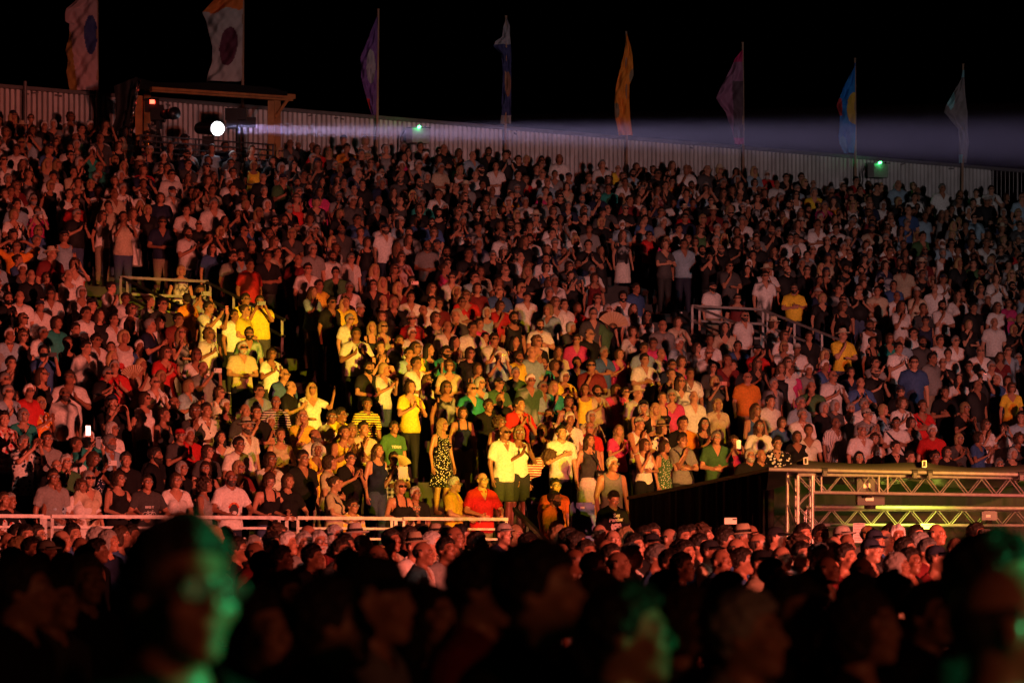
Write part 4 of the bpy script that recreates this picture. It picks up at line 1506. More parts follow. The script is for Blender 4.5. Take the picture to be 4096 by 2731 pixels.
# ------------------------------------------------------------------ who stands where (seen in the photo: position of the head, top, hair, pose)
# top: T t-shirt P polo S shirt B blouse K sleeveless V strappy D dress + colour [+ print]
# hair: b shaved s short g short grey w short white B bob G grey bob Y blond bob L Z K long C curly U tied up
# flags: pose digit (a=10 wave, n=11 bowed) e glasses u sunglasses c cap h straw hat f flat cap d beard x strap p/q turned right/left z looking down S shorts W skirt k back turned t low
TILE = {'A': (0, 900), 'B': (1350, 900), 'C': (2696, 900), 'D': (0, 1798), 'E': (1350, 1798), 'F': (2696, 1798), 'G': (0, 0), 'H': (1350, 0), 'I': (2696, 0)}
PEOPLE = {
'G': """505,1370 Tr:x s 0x;735,1415 Tw g 0S;890,1440 Dw:d L 0;1090,1500 Pn s 5u;110,1010 Tw s 0;355,1190 Tw s 0cx;190,1180 Dk:d C 0;460,1310 Tw U 0;250,1430 Bp:d U 3;110,1380 Tl s 0;725,1390 Tc s 0;1440,1370 Tw s 0;1250,1420 Pw s 0;960,1240 Kw U 0;1150,1180 Tw s 0u;1640,1340 Tw s 5;1765,1200 Tk b 0;1775,1290 Tk g 0""",
'H': """905,1050 Sl b 0x;1130,1050 Tk s 0;1145,1090 Sl s 3;710,990 Tk b 2;1260,1210 Br C 0e;1395,1290 Bp U 0;1485,1310 Dm:d B 0;1820,1270 Tt s 0;1930,1230 Sw s 0;670,1310 Sw s 0;1780,1110 Pw g 0;1490,1070 Tw b 0;1165,1320 To B 0;1215,1080 Tk s 0;1040,1290 Tg b 2;600,1190 Td G 0;1960,1350 Tm s 0;1210,1180 Td s 0""",
'I': """220,1130 Td b 0;80,1140 Tw b 4;1505,1230 Tl b 0;1615,1330 Sw s 0;1800,1270 Sw g 0;1500,1350 Td B 0;540,1230 Bw:d B 0e;690,1240 Tw b 0;80,1440 Tr s 0;440,1330 Tw b 0;240,1290 Tw b 0;1540,1300 Td s 0""",
'A': """1255,60 Tw s 1d;1400,90 Tw s 7;1215,310 Kw:d Y 0t;1615,210 Sl s 5dS;1560,220 Tg s 0e;1860,190 Sc s 9;1840,110 Bk L 0e;2065,300 Pw s 0e;2140,410 Ty s 0S;2225,530 Pk s 0u;2315,520 By Z 0;2255,325 Pe s 0e;1690,145 Tk b 0e;2000,240 Tm b 0;2230,215 Tw s 0d;2100,170 Tg g 0e;
1745,520 Ty s 3S;1645,505 Ty s 0e;1640,580 Ty U 5ep;1570,610 Tw s 0;1672,735 Se:d s 0ed;1625,830 Pc w 5udS;1820,870 Bw B 1e;1905,1010 Sb b 0e;1735,1120 Sl s 0e;1945,1095 Tk b 1p;2092,1105 Bw Z ae;1850,1195 Tw:ds b 0e;1720,1265 Tk s 4e;1640,1255 Sd b 0;1510,1220 Bc:d w 0;1470,1130 Kw C 0ep;1380,1250 Sw s 0;1310,1250 Bd B 4e;1095,1280 Kd U 5p;1165,1200 Td b 0e;965,1170 Kw B 0ep;1035,1065 Sw b 1e;1260,1085 Sl Y 1p;1360,965 Tg b 3z;1318,875 Bw B 0e;1400,735 Tw C 1e;1395,560 Pw s 3p;1212,730 Dk:d Z 4e;1258,505 To s 0k;1340,455 Sg s 3d;1195,640 Tm s 0;1085,540 Td s 0e;995,515 Tw U 0p;1000,680 Sn g 1p;1062,665 Bw L 0ep;872,660 Dk L 0;880,570 Bw C 0e;840,500 Tw s 0;740,425 Tw s 4p;760,640 Sw s 0;828,755 Kw Y 0;932,820 Sb w 0;665,610 Tk L 0;572,600 Tw s 0;503,705 Tk s 0;545,455 Bw G 0e;455,345 Kw b 0;492,268 Br G 0e;333,190 Pg g 0e;205,345 Tk b 0;130,490 Tw b 0;52,500 Tk s 1d;265,550 Sw s 0c;338,470 Sw s 0e;115,240 Tb U 4p;110,150 To s 9e;240,110 Sl g 0;150,635 Dk C 0u;150,750 Kk C 0e;285,730 Sw g 0e;375,660 Tt B 0;450,800 Kk U 0;570,830 Sw:v s 0;640,780 Sw s 0e;745,830 Tr U 4;752,890 Kd Z 1;288,860 Tb s 3z;275,1010 Dk L 0e;942,945 Bc Z 4;1108,860 Br B 1e;1078,1020 Bw:f Y 0;768,960 Tr g 1;718,1005 Tk g 1u;50,805 Sg b 0e;60,745 Sl w 0;70,935 Pk s 4;25,1045 Td g 1e;465,1030 Sw s 1e;428,1140 Tw:ds b 0ed;268,1200 Bo:f Y 1e;190,1125 Tr w 0e;155,1280 Bt G 0e;50,1130 Sl g 1e;20,1310 Sr:x s 1;153,1470 Sw:dp g 7;312,1445 Tg s 0ex;508,1480 Kw U 0;590,1440 Tt w 3;748,1375 Tw G 0e;730,1465 Sl g 0d;1035,1545 Tk b 0p;1205,1420 Td s 1ecr;1268,1415 Tr w 0;1392,1525 Td B 0e;1480,1430 Bw K 0;1650,1360 Pw b 0ehd;1600,1480 Tw s 5e;1815,1330 Be:d w 4;1882,1415 Kc U 5;2030,1290 Ty Z 4e;2110,1420 Tw b 0d;2125,1510 By G 1;2222,1295 Sw s 1e;2310,1400 Ky U 1""",
'D': """370,250 Kl:d U 6;545,250 Sw C 6;790,200 Kk B 6e;985,225 Td s 6e;1180,210 Bw B 5e;1368,240 Kg C 5p;1545,195 Tw b 6ed;1805,210 Vk B 6ez;1930,215 Tk B 6;2240,235 Tc U 6px;20,340 Bw:rf U 6;440,90 Te w 4e;375,120 Tk b 0e;352,190 Tg s 0e;622,70 Kn:d B 3e;842,75 Tk s 0;1032,45 Tk s 0dp;590,200 Bc G 0u;1215,130 Tk G 0e;1378,130 Kk B 1e;1602,125 Bm Y 1e;1812,70 Bw B 4e;2030,65 Pk s 0e;2205,90 Tc B 5p;60,350 Tk w 6t""",
'E': """80,65 Pk s 1e;375,65 Tk:x s 4e;418,255 Vk Y 6u;520,300 Tk w 0et;515,395 Tc b 0edt;95,385 Sy:x s 0et;775,240 Sy w 6ep;968,210 Sr b 6e;1420,120 Tw:rs C np;1460,250 To s 0e;1448,335 To s 5edp;1850,335 Tk s 5ez;1843,105 Kg w 0e;265,10 Kn L 0""",
'F': """505,45 Tk w 0ed;580,45 Tk b 0;2272,30 Bk G 0;1750,55 Tk s 0e;1830,20 Tk B 0e""",
'B': """1115,1400 Sw b 0uS;1690,1450 Kd L 0W;1500,1400 Tw s 8S;2060,1480 Kw B 4e;2190,1490 De:d B 0p;1370,1385 Vm B 1;1215,1400 Kw Y 1e;1080,1330 Kw C 0ep;840,1265 Vn B 0;700,1345 Dk:d Z 0e;1010,1220 Tk s 0;1090,1175 Tk b 0;897,1110 St b 0u;1218,1210 Sr s 1;1418,1280 Bc U 1;728,1095 Dk:d B 0e;485,1090 By B 1;523,935 Pw s 5;200,965 Pk s 5d;305,970 Bw Y 1p;195,1210 Ty:ds s 0;375,1365 Te s 0;170,1375 Tc s 4;90,1385 Kw Y 1;15,1280 Ty s 0e;122,740 Tw s 1;302,690 Vc Y 0u;228,690 Vk Z 0;300,620 Tk B 0;492,490 Sw s 0;500,640 Tr:s s 0hu;497,730 Pw w 0e;655,625 Dc:d B 0e;303,510 De:d Z 0;150,570 Tk s 0c;75,640 Pw g 0e;50,520 Ty B 0;78,425 Sw g 0ex;238,410 Sk s 0e;300,390 Km Z 0;403,420 Bm Z 0;497,385 Tk s 3z;630,520 Tw s 0;682,535 Tm U 0e;735,690 Pw b 0;790,620 Td b 4;833,525 Sc s 0e;863,480 Br B 5e;797,450 Dd Z 0;937,430 Tm B 0;905,700 Tw s 0;950,670 Tp s 0;785,790 Dc:d K 4;722,860 Tt s 0ed;608,840 Ke K 1p;520,830 Ky B 4e;478,870 Sl s 0;285,830 Vk U 4;300,890 Kr B 1;888,865 Tk B 0e;990,760 Tw K 0;1050,775 Tw s 4e;1085,885 Sl w 3;1210,890 Ty s 0d;938,970 Kl:d B 1;750,950 Bc C 5e;952,1065 Bl G 0e;1078,1070 Te g 4ecg;1195,1000 Te g 0;1292,1050 Se:d w 0e;1378,935 Tt b 1d;1375,1095 Pl g 5e;1450,1090 Tt Z 4;1522,1020 By G 1e;1605,930 Pb s 0;1340,910 Bc Z 0;1455,945 Kk B 0;1300,865 Tl b 0;1482,855 Bc L 0;1182,630 Kk s 0d;1358,675 Tw s 2d;1338,785 Bk C 0e;1188,790 Kk K 0;1270,490 Sw s 0c;1520,540 Tw s 0;1462,520 Bw L 0e;1420,575 Sl:d Y 0q;1090,545 Br B 4e;1083,445 Tb b 4e;1000,590 Kl G 0;1790,620 Be B 0ep;1812,570 Tk G 0e;1717,605 Sd b 0e;1915,485 Sw s 0dz;1610,560 Br B 0;1565,690 Td G 2;1605,775 Pp s 0e;1688,740 Tk b 0e;1785,860 Pb g 2;1985,720 Bw:d B 0;2080,615 Kw K 0e;2182,680 Tg b 0;2283,655 Tc B 1;2060,910 Sw s 2;1890,870 Bp B 1;2055,835 Sl s 0;2170,870 Tw b 0;2120,800 Tp s 0e;2290,800 Sl:dv w 0p;2245,945 Pn s 0e;2240,1010 Kk U 4;2310,920 Bp B 0;1662,1110 Ky U 0;1740,1120 Sc s 1d;1868,1110 Bp B 0;1932,1130 Pe s 1e;2010,1140 Tw g 0h;2052,1225 Kk G 4ec;2130,1240 Tg Z 1;2178,1170 Vk U 0;2245,1150 Bp G 0e;2305,1060 Sw:dv L 0e;1550,1190 Vk B 0;1555,1310 Tw w 0;1700,1290 Tc G 1ex;1690,1370 Tr b 0e;1885,1385 Bp Z 1;2022,1340 Kw s 4c;2172,1370 Bw:d B 0hp;2310,1340 Tk s 0;1550,1365 Ke K 4;2312,1455 Tg s 4x;1915,70 Kk:d L 0W;2090,75 Tr s 5uS;2210,110 Bp Y 0;1440,60 Sw s 0x;1585,70 Tw G 0e;1400,230 Sw s 0;1290,100 Tw s 0d;300,10 Sw s 0;195,120 Kk B 0;395,150 Kk L 0x;380,300 Vk B 0u;1120,290 Tk s 0ed;715,300 Bp U 3p;875,100 Tk s 0ce;1565,350 Vk U 3;1455,380 Sw:v g 0e;2000,430 Tb s 0;1225,220 Sw b 0;2290,30 Sw s 0;1690,30 Sg s 0""",
'C': """60,1335 To s 0;50,1445 Tg s 4x;200,1340 Kk K 1e;130,1160 Pw b 0;292,1210 Sc Y 0;283,1435 Pe g 5e;400,1460 Kp B 3;545,1245 Db L 5e;642,1190 Tw s 0;722,1330 Tb B 0e;825,1425 Bk B 0;903,1385 Bw U 0;1082,1335 Sw:dv b 0e;1258,1385 Sw s 0ef;1348,1440 Dw:rf C 4e;1492,1335 Tw s 2ex;1590,1330 Bg:d B 5e;1665,1220 Br U 2x;1530,1200 Tw C 1;1735,1390 Tr w 0et;1522,1125 Tk s 0ce;1400,1245 Bl:d Y 0p;1292,1280 Tg s 1ec;1183,1240 Sw g 0e;1275,1210 Tw g 0e;1078,1215 Td G 0;1005,1230 Tk G 0;860,1280 Sw g 0e;845,1200 Sl g 0e;922,1095 Te b 4;1062,1020 Tw b 1e;1252,1065 Sb b 1;1010,950 Sb w 0;905,980 Tg w 0;780,980 Bp B 0;718,965 Kk L 0;760,930 Bw B 0e;557,930 Bk L 1e;490,1030 To b 0e;665,1070 Sd:d g 0p;270,1055 Td Y 3;395,950 Tk s 0;257,960 Pd K 0e;105,1005 Sw:dv s 0;230,870 Sw:v b 0e;150,825 Kw L 0e;240,780 Bw U 0;355,915 Bm U 0;428,820 Sb s 0;560,850 Tr w 7cy;738,820 Bw:f Y 0e;737,745 Sw B 0e;825,835 Tw s 4ec;905,755 Sk s 0;468,620 Pw b 0ud;340,695 Bc K 0;662,665 Tw B 3hep;610,350 Sw:d s 0eS;255,420 Tw s 0cedt;425,500 Km s 0et;185,175 Tk s 0dx;810,490 Tc:ds b 0et;965,460 Tn s 2c;1130,550 Kk B 0ex;1130,745 Ty s 4hx;1310,680 Kw s 0dx;1330,790 Vk U 0W;1505,830 Tw s 1;1610,930 Tb s 0et;1010,880 Vp Y 0;1447,765 Bt B 0e;1520,785 Tl b 0;1605,730 Tw s 0e;1665,790 Td s 0d;1730,900 Tg s 0pt;1805,930 Tk b 1e;1785,780 Tw s 0;1840,870 Tw s 0;1887,785 Pw g 0e;1978,955 Bw s 0e;2055,850 Pw b 0e;2190,890 Bm L 0;2240,850 Sl:d s 0e;2310,900 Tk g 0e;2130,955 Pw g 0e;2162,1040 Tb b 0;2035,1085 Pk b 0S;1912,1040 Bw K 0x;2268,1095 By B 0e;2065,1010 Tk s 3z;2240,1050 Bw B 0;2090,1345 Bw B 4e;2212,1375 Pw s 7;1912,1440 Bd Y 1e;2042,1430 Bb B 1p;2330,1300 Tl s 0;1520,560 Br U 4;1800,545 Sw s 4d;1905,480 Bw L 0;1750,430 Sw b 0;1475,410 Tb s 0;1255,310 Sl s 0d;820,90 Sw s 0e;2010,560 Tk s 0;1365,450 Tc s 0;2150,660 Tw b 0;1330,660 Tk s 0ce"""}
FLOOR = """D:110,560 s;165,590 s;235,545 s e;475,565 s;640,600 G ep;400,620 b;115,670 Y;200,680 s;300,700 s c;530,670 b;800,590 B;870,545 s;720,620 G;1425,590 Y p;1510,545 b e;1860,560 C e;2060,550 b;2240,585 G u;2130,630 w ed;1580,680 s e;1690,660 G;1815,645 s;1925,640 w;2030,640 w e;1700,710 b;1740,790 s u;1880,745 s;2090,735 s;2280,690 s;640,690 s;40,640 b;70,760 s;260,780 b;420,800 g;560,740 s;980,640 s;1330,650 b;1470,740 s;2330,780 s
E:40,660 s;160,650 b;110,595 g h;350,620 s;400,555 b;470,600 s;555,560 U ep;620,640 w e;510,660 s h;720,680 s;720,560 b;775,595 b;820,570 K;1110,575 s c;1180,550 Y e;650,515 g h;560,705 b;1480,585 Y;1540,610 s;1595,640 s p;1490,715 b e;1750,580 b;1840,620 b;1930,600 Y;1985,655 s;1790,690 b;1830,730 s;1960,725 g;1870,780 b;2100,650 s c;2110,560 s;2220,610 b;2310,600 s;2290,700 s;2130,730 g e;2050,600 s;1660,700 s;1580,760 b;1700,800 s;2220,770 s;250,730 b;60,790 s;930,640 s;1270,650 s
F:100,590 s;180,580 C;330,550 s e;335,620 s;455,600 g h;160,655 s;555,645 b;670,605 s c;410,680 b;230,700 s c;505,585 b;60,705 s;855,580 s;975,590 s;1120,595 s c;1150,650 b;830,650 C u;710,740 b;570,775 s c;840,715 s;960,725 g;1060,665 b;1300,550 b;1440,555 s;1490,590 w;1335,625 s c;1310,690 s c;1620,535 s;1640,645 g;1690,690 g u;1755,570 b;1880,675 b;2020,575 s e;1540,680 s;1140,730 s;1250,830 b;1480,790 G;1400,620 b;1570,760 s;1750,740 s c;2080,640 g h;440,760 s;300,760 b;640,850 s;1010,820 b;40,800 s"""
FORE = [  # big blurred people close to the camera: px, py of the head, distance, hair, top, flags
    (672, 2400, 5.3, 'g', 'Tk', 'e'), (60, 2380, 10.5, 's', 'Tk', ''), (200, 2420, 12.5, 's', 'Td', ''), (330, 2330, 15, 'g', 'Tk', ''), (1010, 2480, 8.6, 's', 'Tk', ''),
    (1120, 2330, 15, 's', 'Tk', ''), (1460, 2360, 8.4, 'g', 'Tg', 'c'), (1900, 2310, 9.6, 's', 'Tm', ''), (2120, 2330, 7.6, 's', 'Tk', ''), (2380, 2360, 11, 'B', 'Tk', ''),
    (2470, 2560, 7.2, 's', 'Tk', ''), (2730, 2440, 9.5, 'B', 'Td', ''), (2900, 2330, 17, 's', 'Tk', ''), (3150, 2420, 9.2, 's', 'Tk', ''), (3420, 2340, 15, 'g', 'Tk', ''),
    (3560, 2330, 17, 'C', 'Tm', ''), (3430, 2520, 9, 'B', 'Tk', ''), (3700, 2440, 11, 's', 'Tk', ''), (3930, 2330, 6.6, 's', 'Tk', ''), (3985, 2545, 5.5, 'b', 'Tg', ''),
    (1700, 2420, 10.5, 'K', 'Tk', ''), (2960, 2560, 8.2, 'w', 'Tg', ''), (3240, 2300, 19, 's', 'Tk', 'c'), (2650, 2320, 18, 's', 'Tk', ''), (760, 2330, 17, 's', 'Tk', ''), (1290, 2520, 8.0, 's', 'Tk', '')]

DYE = {'w': (.74, .71, .68), 'k': (.013, .012, .013), 'n': (.016, .022, .055), 'g': (.25, .245, .24), 'd': (.065, .062, .062), 'b': (.05, .105, .26), 'l': (.30, .43, .52), 'r': (.56, .028, .028),
       'p': (.62, .05, .20), 'o': (.78, .27, .03), 'y': (.86, .64, .05), 'e': (.06, .15, .055), 't': (.03, .29, .24), 'c': (.54, .44, .31), 'm': (.17, .02, .022)}
DYEN = {'w': 'white', 'k': 'black', 'n': 'navy', 'g': 'grey', 'd': 'dark grey', 'b': 'blue', 'l': 'pale blue', 'r': 'red', 'p': 'pink', 'o': 'orange', 'y': 'yellow', 'e': 'green', 't': 'teal', 'c': 'beige', 'm': 'maroon'}
TOPN = {'T': 't-shirt', 'P': 'polo shirt', 'S': 'shirt', 'B': 'blouse', 'K': 'sleeveless top', 'V': 'strappy top', 'D': 'dress'}
PATN = {'s': 'striped ', 'v': 'pinstriped ', 'x': 'checked ', 'f': 'flowered ', 'd': 'patterned ', 'ds': 'striped ', 'dp': 'patterned ', 'rf': 'red flowered ', 'rs': 'red striped ', 'dv': 'striped '}
HAIRC = {'s': (.022, .015, .010), 'b': (.05, .04, .032), 'g': (.20, .19, .18), 'w': (.55, .53, .5), 'B': (.05, .026, .013), 'G': (.36, .34, .32), 'Y': (.34, .22, .10), 'C': (.07, .035, .018), 'L': (.06, .03, .015), 'Z': (.36, .23, .10), 'K': (.012, .010, .009), 'U': (.05, .028, .015)}
SKINS = [(.44, .20, .12), (.49, .235, .145), (.37, .165, .095), (.51, .26, .165), (.30, .125, .07)]
LOWC = [(.02, .024, .045), (.03, .03, .03), (.05, .07, .14), (.012, .012, .012), (.24, .19, .13)]

class Who: pass
def parse(tile, txt):
    out = []
    for it in txt.replace('\n', '').split(';'):
        it = it.strip()
        if not it: continue
        xy, top, hair, fl = it.split()
        q = Who()
        x, y = [float(t) for t in xy.split(',')]
        q.px = TILE[tile][0] + x / 1.68
        q.py = TILE[tile][1] + y / 1.68
        q.top = top[0]; q.dye = top[1]; q.pat = top.split(':')[1] if ':' in top else None
        q.hair = hair
        q.fl = fl
        q.pose = {'a': 10, 'n': 11}.get(fl[0], None)
        if q.pose is None: q.pose = int(fl[0])
        q.fl = fl[1:]
        q.src = tile
        out.append(q)
    return out

def finish(q, rr):
    'colours, build and turn of a person'
    q.sex = 'f' if (q.hair in 'BGYCLZKU' or q.top in 'BVD') else 'm'
    if q.sex == 'f' and q.top == 'T' and q.hair in 'sgwb' : q.sex = 'm'
    if q.sex == 'm' and q.pose in (0, 1, 5, 2, 6) and rr.random() < .33: q.sex = 'M'
    q.skin = rr.choice(SKINS)
    k = rr.uniform(.85, 1.15)
    q.skin = tuple(c * k for c in q.skin)
    hc = HAIRC[q.hair]
    k = rr.uniform(.6, 1.5)
    q.hairc = tuple(c * k for c in hc)
    k = rr.uniform(.85, 1.1)
    q.topc = tuple(min(.9, c * k) for c in DYE[q.dye])
    q.lowc = rr.choice(LOWC)
    q.low = 'shorts' if 'S' in q.fl else 'skirt' if 'W' in q.fl else ('trousers' if q.sex != 'f' or rr.random() < .7 else 'shorts')
    if 'S' in q.fl: q.lowc = rr.choice([(.06, .06, .06), (.05, .07, .13), (.10, .09, .085)])
    if 'W' in q.fl: q.lowc = (.7, .66, .6)
    if q.top == 'D': q.low = None
    q.tid = rr.choice((0, 0, 1, 2)) if q.pose in (0, 1) else 0
    q.pid = 1 if 'z' in q.fl else 0
    q.yaw = math.atan2(29 - q.x, q.y - 1) + rr.uniform(-.27, .27)
    if 'p' in q.fl: q.yaw += .55
    if 'q' in q.fl: q.yaw -= .6
    if 'k' in q.fl: q.yaw += math.pi
    return q

STAND = []
for tile, txt in PEOPLE.items():
    STAND += parse(tile, txt)
rr = random.Random(4)
for q in STAND:
    hz = 1.60
    x, y, d = on_stand(q.px, q.py, hz)
    r = max(0, min(NROW - 2, int(round(d / RD))))
    if 't' in q.fl: r = max(0, min(NROW - 2, int(math.floor(d / RD)) + (0 if d > .3 else 0)))
    if 't' in q.fl and q.py < 1260: r = VR1
    if q.src in 'DE' and q.pose == 6: r = 0
    Y = on_d(q.px, r * RD - (.02 if r == 0 else .0))
    q.x, q.y = (q.px - 2048) / F * Y, Y
    s_, d_ = to_sd(q.x, q.y)
    q.row, q.s = r, s_
    q.z = row_floor(r)
    for a, b in VOMS:
        if a < s_ < b and VR0 <= r < VR1: q.z = row_floor(VR0 - 1)
    head = ZC + (HY - q.py) / F * Y
    q.sc = (head - q.z) / 1.615
    if q.sc < .9 and r > 0 and 't' not in q.fl:
        r -= 1
        Y = on_d(q.px, r * RD); q.x, q.y, q.row = (q.px - 2048) / F * Y, Y, r
        q.z = row_floor(r); q.sc = (ZC + (HY - q.py) / F * Y - q.z) / 1.615
    q.low_ = q.sc < .86
    if q.low_:      # sits on the row: the seat hides the legs
        q.z = head_z = (ZC + (HY - q.py) / F * Y) - 1.615 * .97
        q.sc = .97
    q.sc = max(.86, min(1.14, q.sc))
    finish(q, rr)

# the two people in yellow and the one in the printed shirt stand on the side steps in front of the platform
def place_front(q, Y):
    q.y = Y; q.x = (q.px - 2048) / F * Y
    hd = ZC + (HY - q.py) / F * Y
    q.sc = 1.0; q.z = hd - 1.615; q.row = -1
for q in STAND:
    if q.src == 'E' and q.dye == 'o': place_front(q, 54.4 if q.py > 1985 else 55.2)
    if q.src == 'E' and q.pid == 1: place_front(q, 52.6)
    if q.pose == 11:
        x, y, d = on_stand(q.px, q.py, 1.2)
        q.row = max(0, int(round(d / RD)))
        q.yaw = 1.15
        Y = on_d(q.px, q.row * RD)
        q.x, q.y, q.sc, q.z = (q.px - 2048) / F * Y - .52, Y + .2, 1.0, row_floor(q.row)
STEPS = [q for q in STAND if q.row == -1]

# the stairs and gaps where nobody stands (outlined on the photo)
GAPS = [[(1085, 1060), (1195, 1060), (1290, 1260), (1350, 1300), (1390, 1560), (1300, 1590), (1150, 1490)], [(1690, 1600), (1800, 1600), (1815, 2000), (1690, 2000)],
        [(160, 880), (500, 880), (860, 1080), (860, 1330), (500, 1330), (330, 1000)], [(2400, 900), (2560, 930), (2780, 1060), (2830, 1120), (2960, 1190), (3080, 1260), (2960, 1330), (2700, 1330), (2560, 1170), (2400, 1080)],
        [(3110, 1190), (3200, 1150), (3330, 1310), (3310, 1420), (3160, 1330)], [(3400, 1400), (3470, 1400), (3500, 1600), (3430, 1600)], [(3650, 1400), (3740, 1480), (3830, 1740), (3680, 1740)], [(3960, 1480), (4096, 1500), (4096, 1720), (3960, 1720)],
        [(-200, 380), (545, 380), (545, 470), (-200, 440)], [(540, 430), (1110, 450), (1110, 590), (540, 570)], [(1940, 690), (2010, 690), (2010, 770), (1940, 770)], [(2060, 1870), (4096, 1870), (4096, 2300), (2060, 2300)],
        [(-300, 1980), (2060, 1980), (2060, 2300), (-300, 2300)], [(3690, 690), (3800, 690), (3800, 830), (3690, 830)]]
def inside(x, y, poly):
    c = False
    j = len(poly) - 1
    for i in range(len(poly)):
        (x1, y1), (x2, y2) = poly[i], poly[j]
        if (y1 > y) != (y2 > y) and x < (x2 - x1) * (y - y1) / (y2 - y1) + x1: c = not c
        j = i
    return c

# fill the rest of the rows
taken = {}
for q in STAND:
    taken.setdefault(q.row, []).append(to_sd(q.x, q.y)[0])
FILL = []
rf = random.Random(21)
for r in range(NROW):
    Yl = on_d(-200, r * RD); sl = to_sd((-200 - 2048) / F * Yl, Yl)[0]
    Yr = on_d(4250, r * RD); sr = to_sd((4250 - 2048) / F * Yr, Yr)[0]
    s = sl + rf.random() * .4
    while s < sr:
        gap = .64 if r > 14 else .68
        s += gap * rf.uniform(.78, 1.12) + (rf.uniform(.3, .9) if rf.random() < .10 else 0)
        p = plan(s, r * RD, 0)
        z = row_floor(r)
        sc = rf.gauss(1.0, .045)
        sc = max(.88, min(1.1, sc))
        px, py = proj((p.x, p.y, z + 1.615 * sc))
        if r <= 1 or (1600 < px < 2620 and py > 1640): continue
        if any(inside(px, py, g) for g in GAPS): continue
        if any(a - .1 < s < b + .1 and VR0 - 1 <= r <= VR1 for a, b in VOMS): continue
        clear = .50 if py < 1180 else .62
        if any(abs(s - t) < clear for t in taken.get(r, ())): continue
        if py > 1250 and any(math.hypot(px - t.px, (py - t.py) * .9) < 56 for t in STAND): continue
        if py > 1250 and rf.random() < .35: continue
        if rf.random() < .06: continue
        q = Who()
        q.px, q.py, q.row, q.s, q.z, q.sc, q.low_ = px, py, r, s, z, sc, False
        q.x, q.y = p.x + rf.uniform(-.03, .03), p.y + rf.uniform(-.12, .12)
        fem = rf.random() < .5
        q.hair = rf.choice('BBGYYCLLZKUU') if fem else rf.choice('sssssggwbbb')
        q.top = rf.choice('TTBBKKVDPS') if fem else rf.choice('TTTTPPSSSK')
        q.dye = rf.choices('wkngdblrpoyetcm', [22, 42, 9, 9, 17, 3, 5, 2, .8, .7, .5, 1.5, .8, 5, 4.5])[0]
        q.pat = rf.choice(('d', 's', 'f', 'ds')) if rf.random() < .16 else None
        q.fl = ''
        u = rf.random()
        if u < .42: q.fl += 'e'
        elif u < .47: q.fl += 'u'
        if rf.random() < .06: q.fl += 'c'
        elif rf.random() < .02: q.fl += 'h'
        if not fem and rf.random() < .22: q.fl += 'd'
        q.pose = rf.choices((0, 1, 2, 3, 4, 5, 7), (46, 17, 9, 4, 9, 12, 2))[0]
        q.src = 'fill'
        finish(q, rf)
        FILL.append(q)
        taken.setdefault(r, []).append(s)

FLOORP = []
rr = random.Random(8)
for line in FLOOR.split('\n'):
    tile, rest = line.split(':')
    for it in rest.split(';'):
        tk = it.split()
        q = Who()
        x, y = [float(t) for t in tk[0].split(',')]
        q.px, q.py = TILE[tile][0] + x / 1.68, TILE[tile][1] + y / 1.68
        q.hair = tk[1]; q.fl = tk[2] if len(tk) > 2 else ''
        Y = float(np.interp(q.py, [2095, 2150, 2200, 2250, 2300], [47, 40, 34, 29, 24]))
        if 2040 < q.px < 2300: Y = min(Y, 46)
        q.x, q.y, q.z = (q.px - 2048) / F * Y, Y, 0.0
        head = ZC + (HY - q.py) / F * Y
        q.sc = head / 1.615
        if q.sc > 1.12: q.sc = 1.12
        q.sc = max(.86, q.sc)
        q.top = rr.choice('TTTPSB'); q.dye = rr.choice('wkkngdbcm'); q.pat = None
        q.pose = 0; q.src = 'floor'; q.row = -2; q.low_ = False
        finish(q, rr)
        q.yaw += .25
        FLOORP.append(q)
FOREP = []
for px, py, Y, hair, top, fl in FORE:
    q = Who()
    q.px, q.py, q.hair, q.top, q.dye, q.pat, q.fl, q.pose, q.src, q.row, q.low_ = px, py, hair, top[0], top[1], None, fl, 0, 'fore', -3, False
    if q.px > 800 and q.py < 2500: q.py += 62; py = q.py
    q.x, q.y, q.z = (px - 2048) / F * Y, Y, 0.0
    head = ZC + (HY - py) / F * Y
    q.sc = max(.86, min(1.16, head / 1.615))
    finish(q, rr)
    q.yaw = math.radians(rr.uniform(45, 85))
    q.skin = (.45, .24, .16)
    FOREP.append(q)
FOREP[19].yaw = 1.9; FOREP[0].yaw = math.radians(52); FOREP[0].hairc = (.06, .05, .045)

# ------------------------------------------------------------------ meshes shared by people
HAIRM, MESH = {}, {}
def hair_mesh(st):
    if st not in HAIRM:
        v, f = hair_np({'g': 's', 'w': 's', 'G': 'B', 'Y': 'B', 'Z': 'L', 'K': 'L'}.get(st, st))
        HAIRM[st] = mesh_np('hair', v, f)
    return HAIRM[st]
def cached(key, fn):
    if key not in MESH: MESH[key] = fn()
    return MESH[key]
def body_mesh(k):
    def mk():
        v, f, g = body_np(k)
        feat = face_features(g, v)
        me = mesh_np('person', bend_fn(v, g.bend), f)
        a = me.attributes.new('feat', 'FLOAT_COLOR', 'POINT')
        a.data.foreach_set('color', feat.ravel())
        return me
    return cached(('body', k), mk)
def part_mesh(kind, k, fn):
    def mk():
        v, f = fn()
        return mesh_np(kind, bend_fn(v, figure(*k).bend), f)
    return cached((kind, k), mk)
CAPM = cap_mb().mesh('cap', True)
HATM = brim_hat_mb().mesh('hat', True)
BANDM = hat_band_mb().mesh('hat_band', True)
FLATM = flat_cap_mb().mesh('flat_cap', True)
FRAMEM = frame_mb().mesh('glasses', True)
LENSM = [lens_mb(sx).mesh('lens', False) for sx in (-1, 1)]
SUNM = [lens_mb(sx, .031, .022).mesh('lens', False) for sx in (-1, 1)]
BEARDM = mesh_np('beard', *hair_np('beard'))
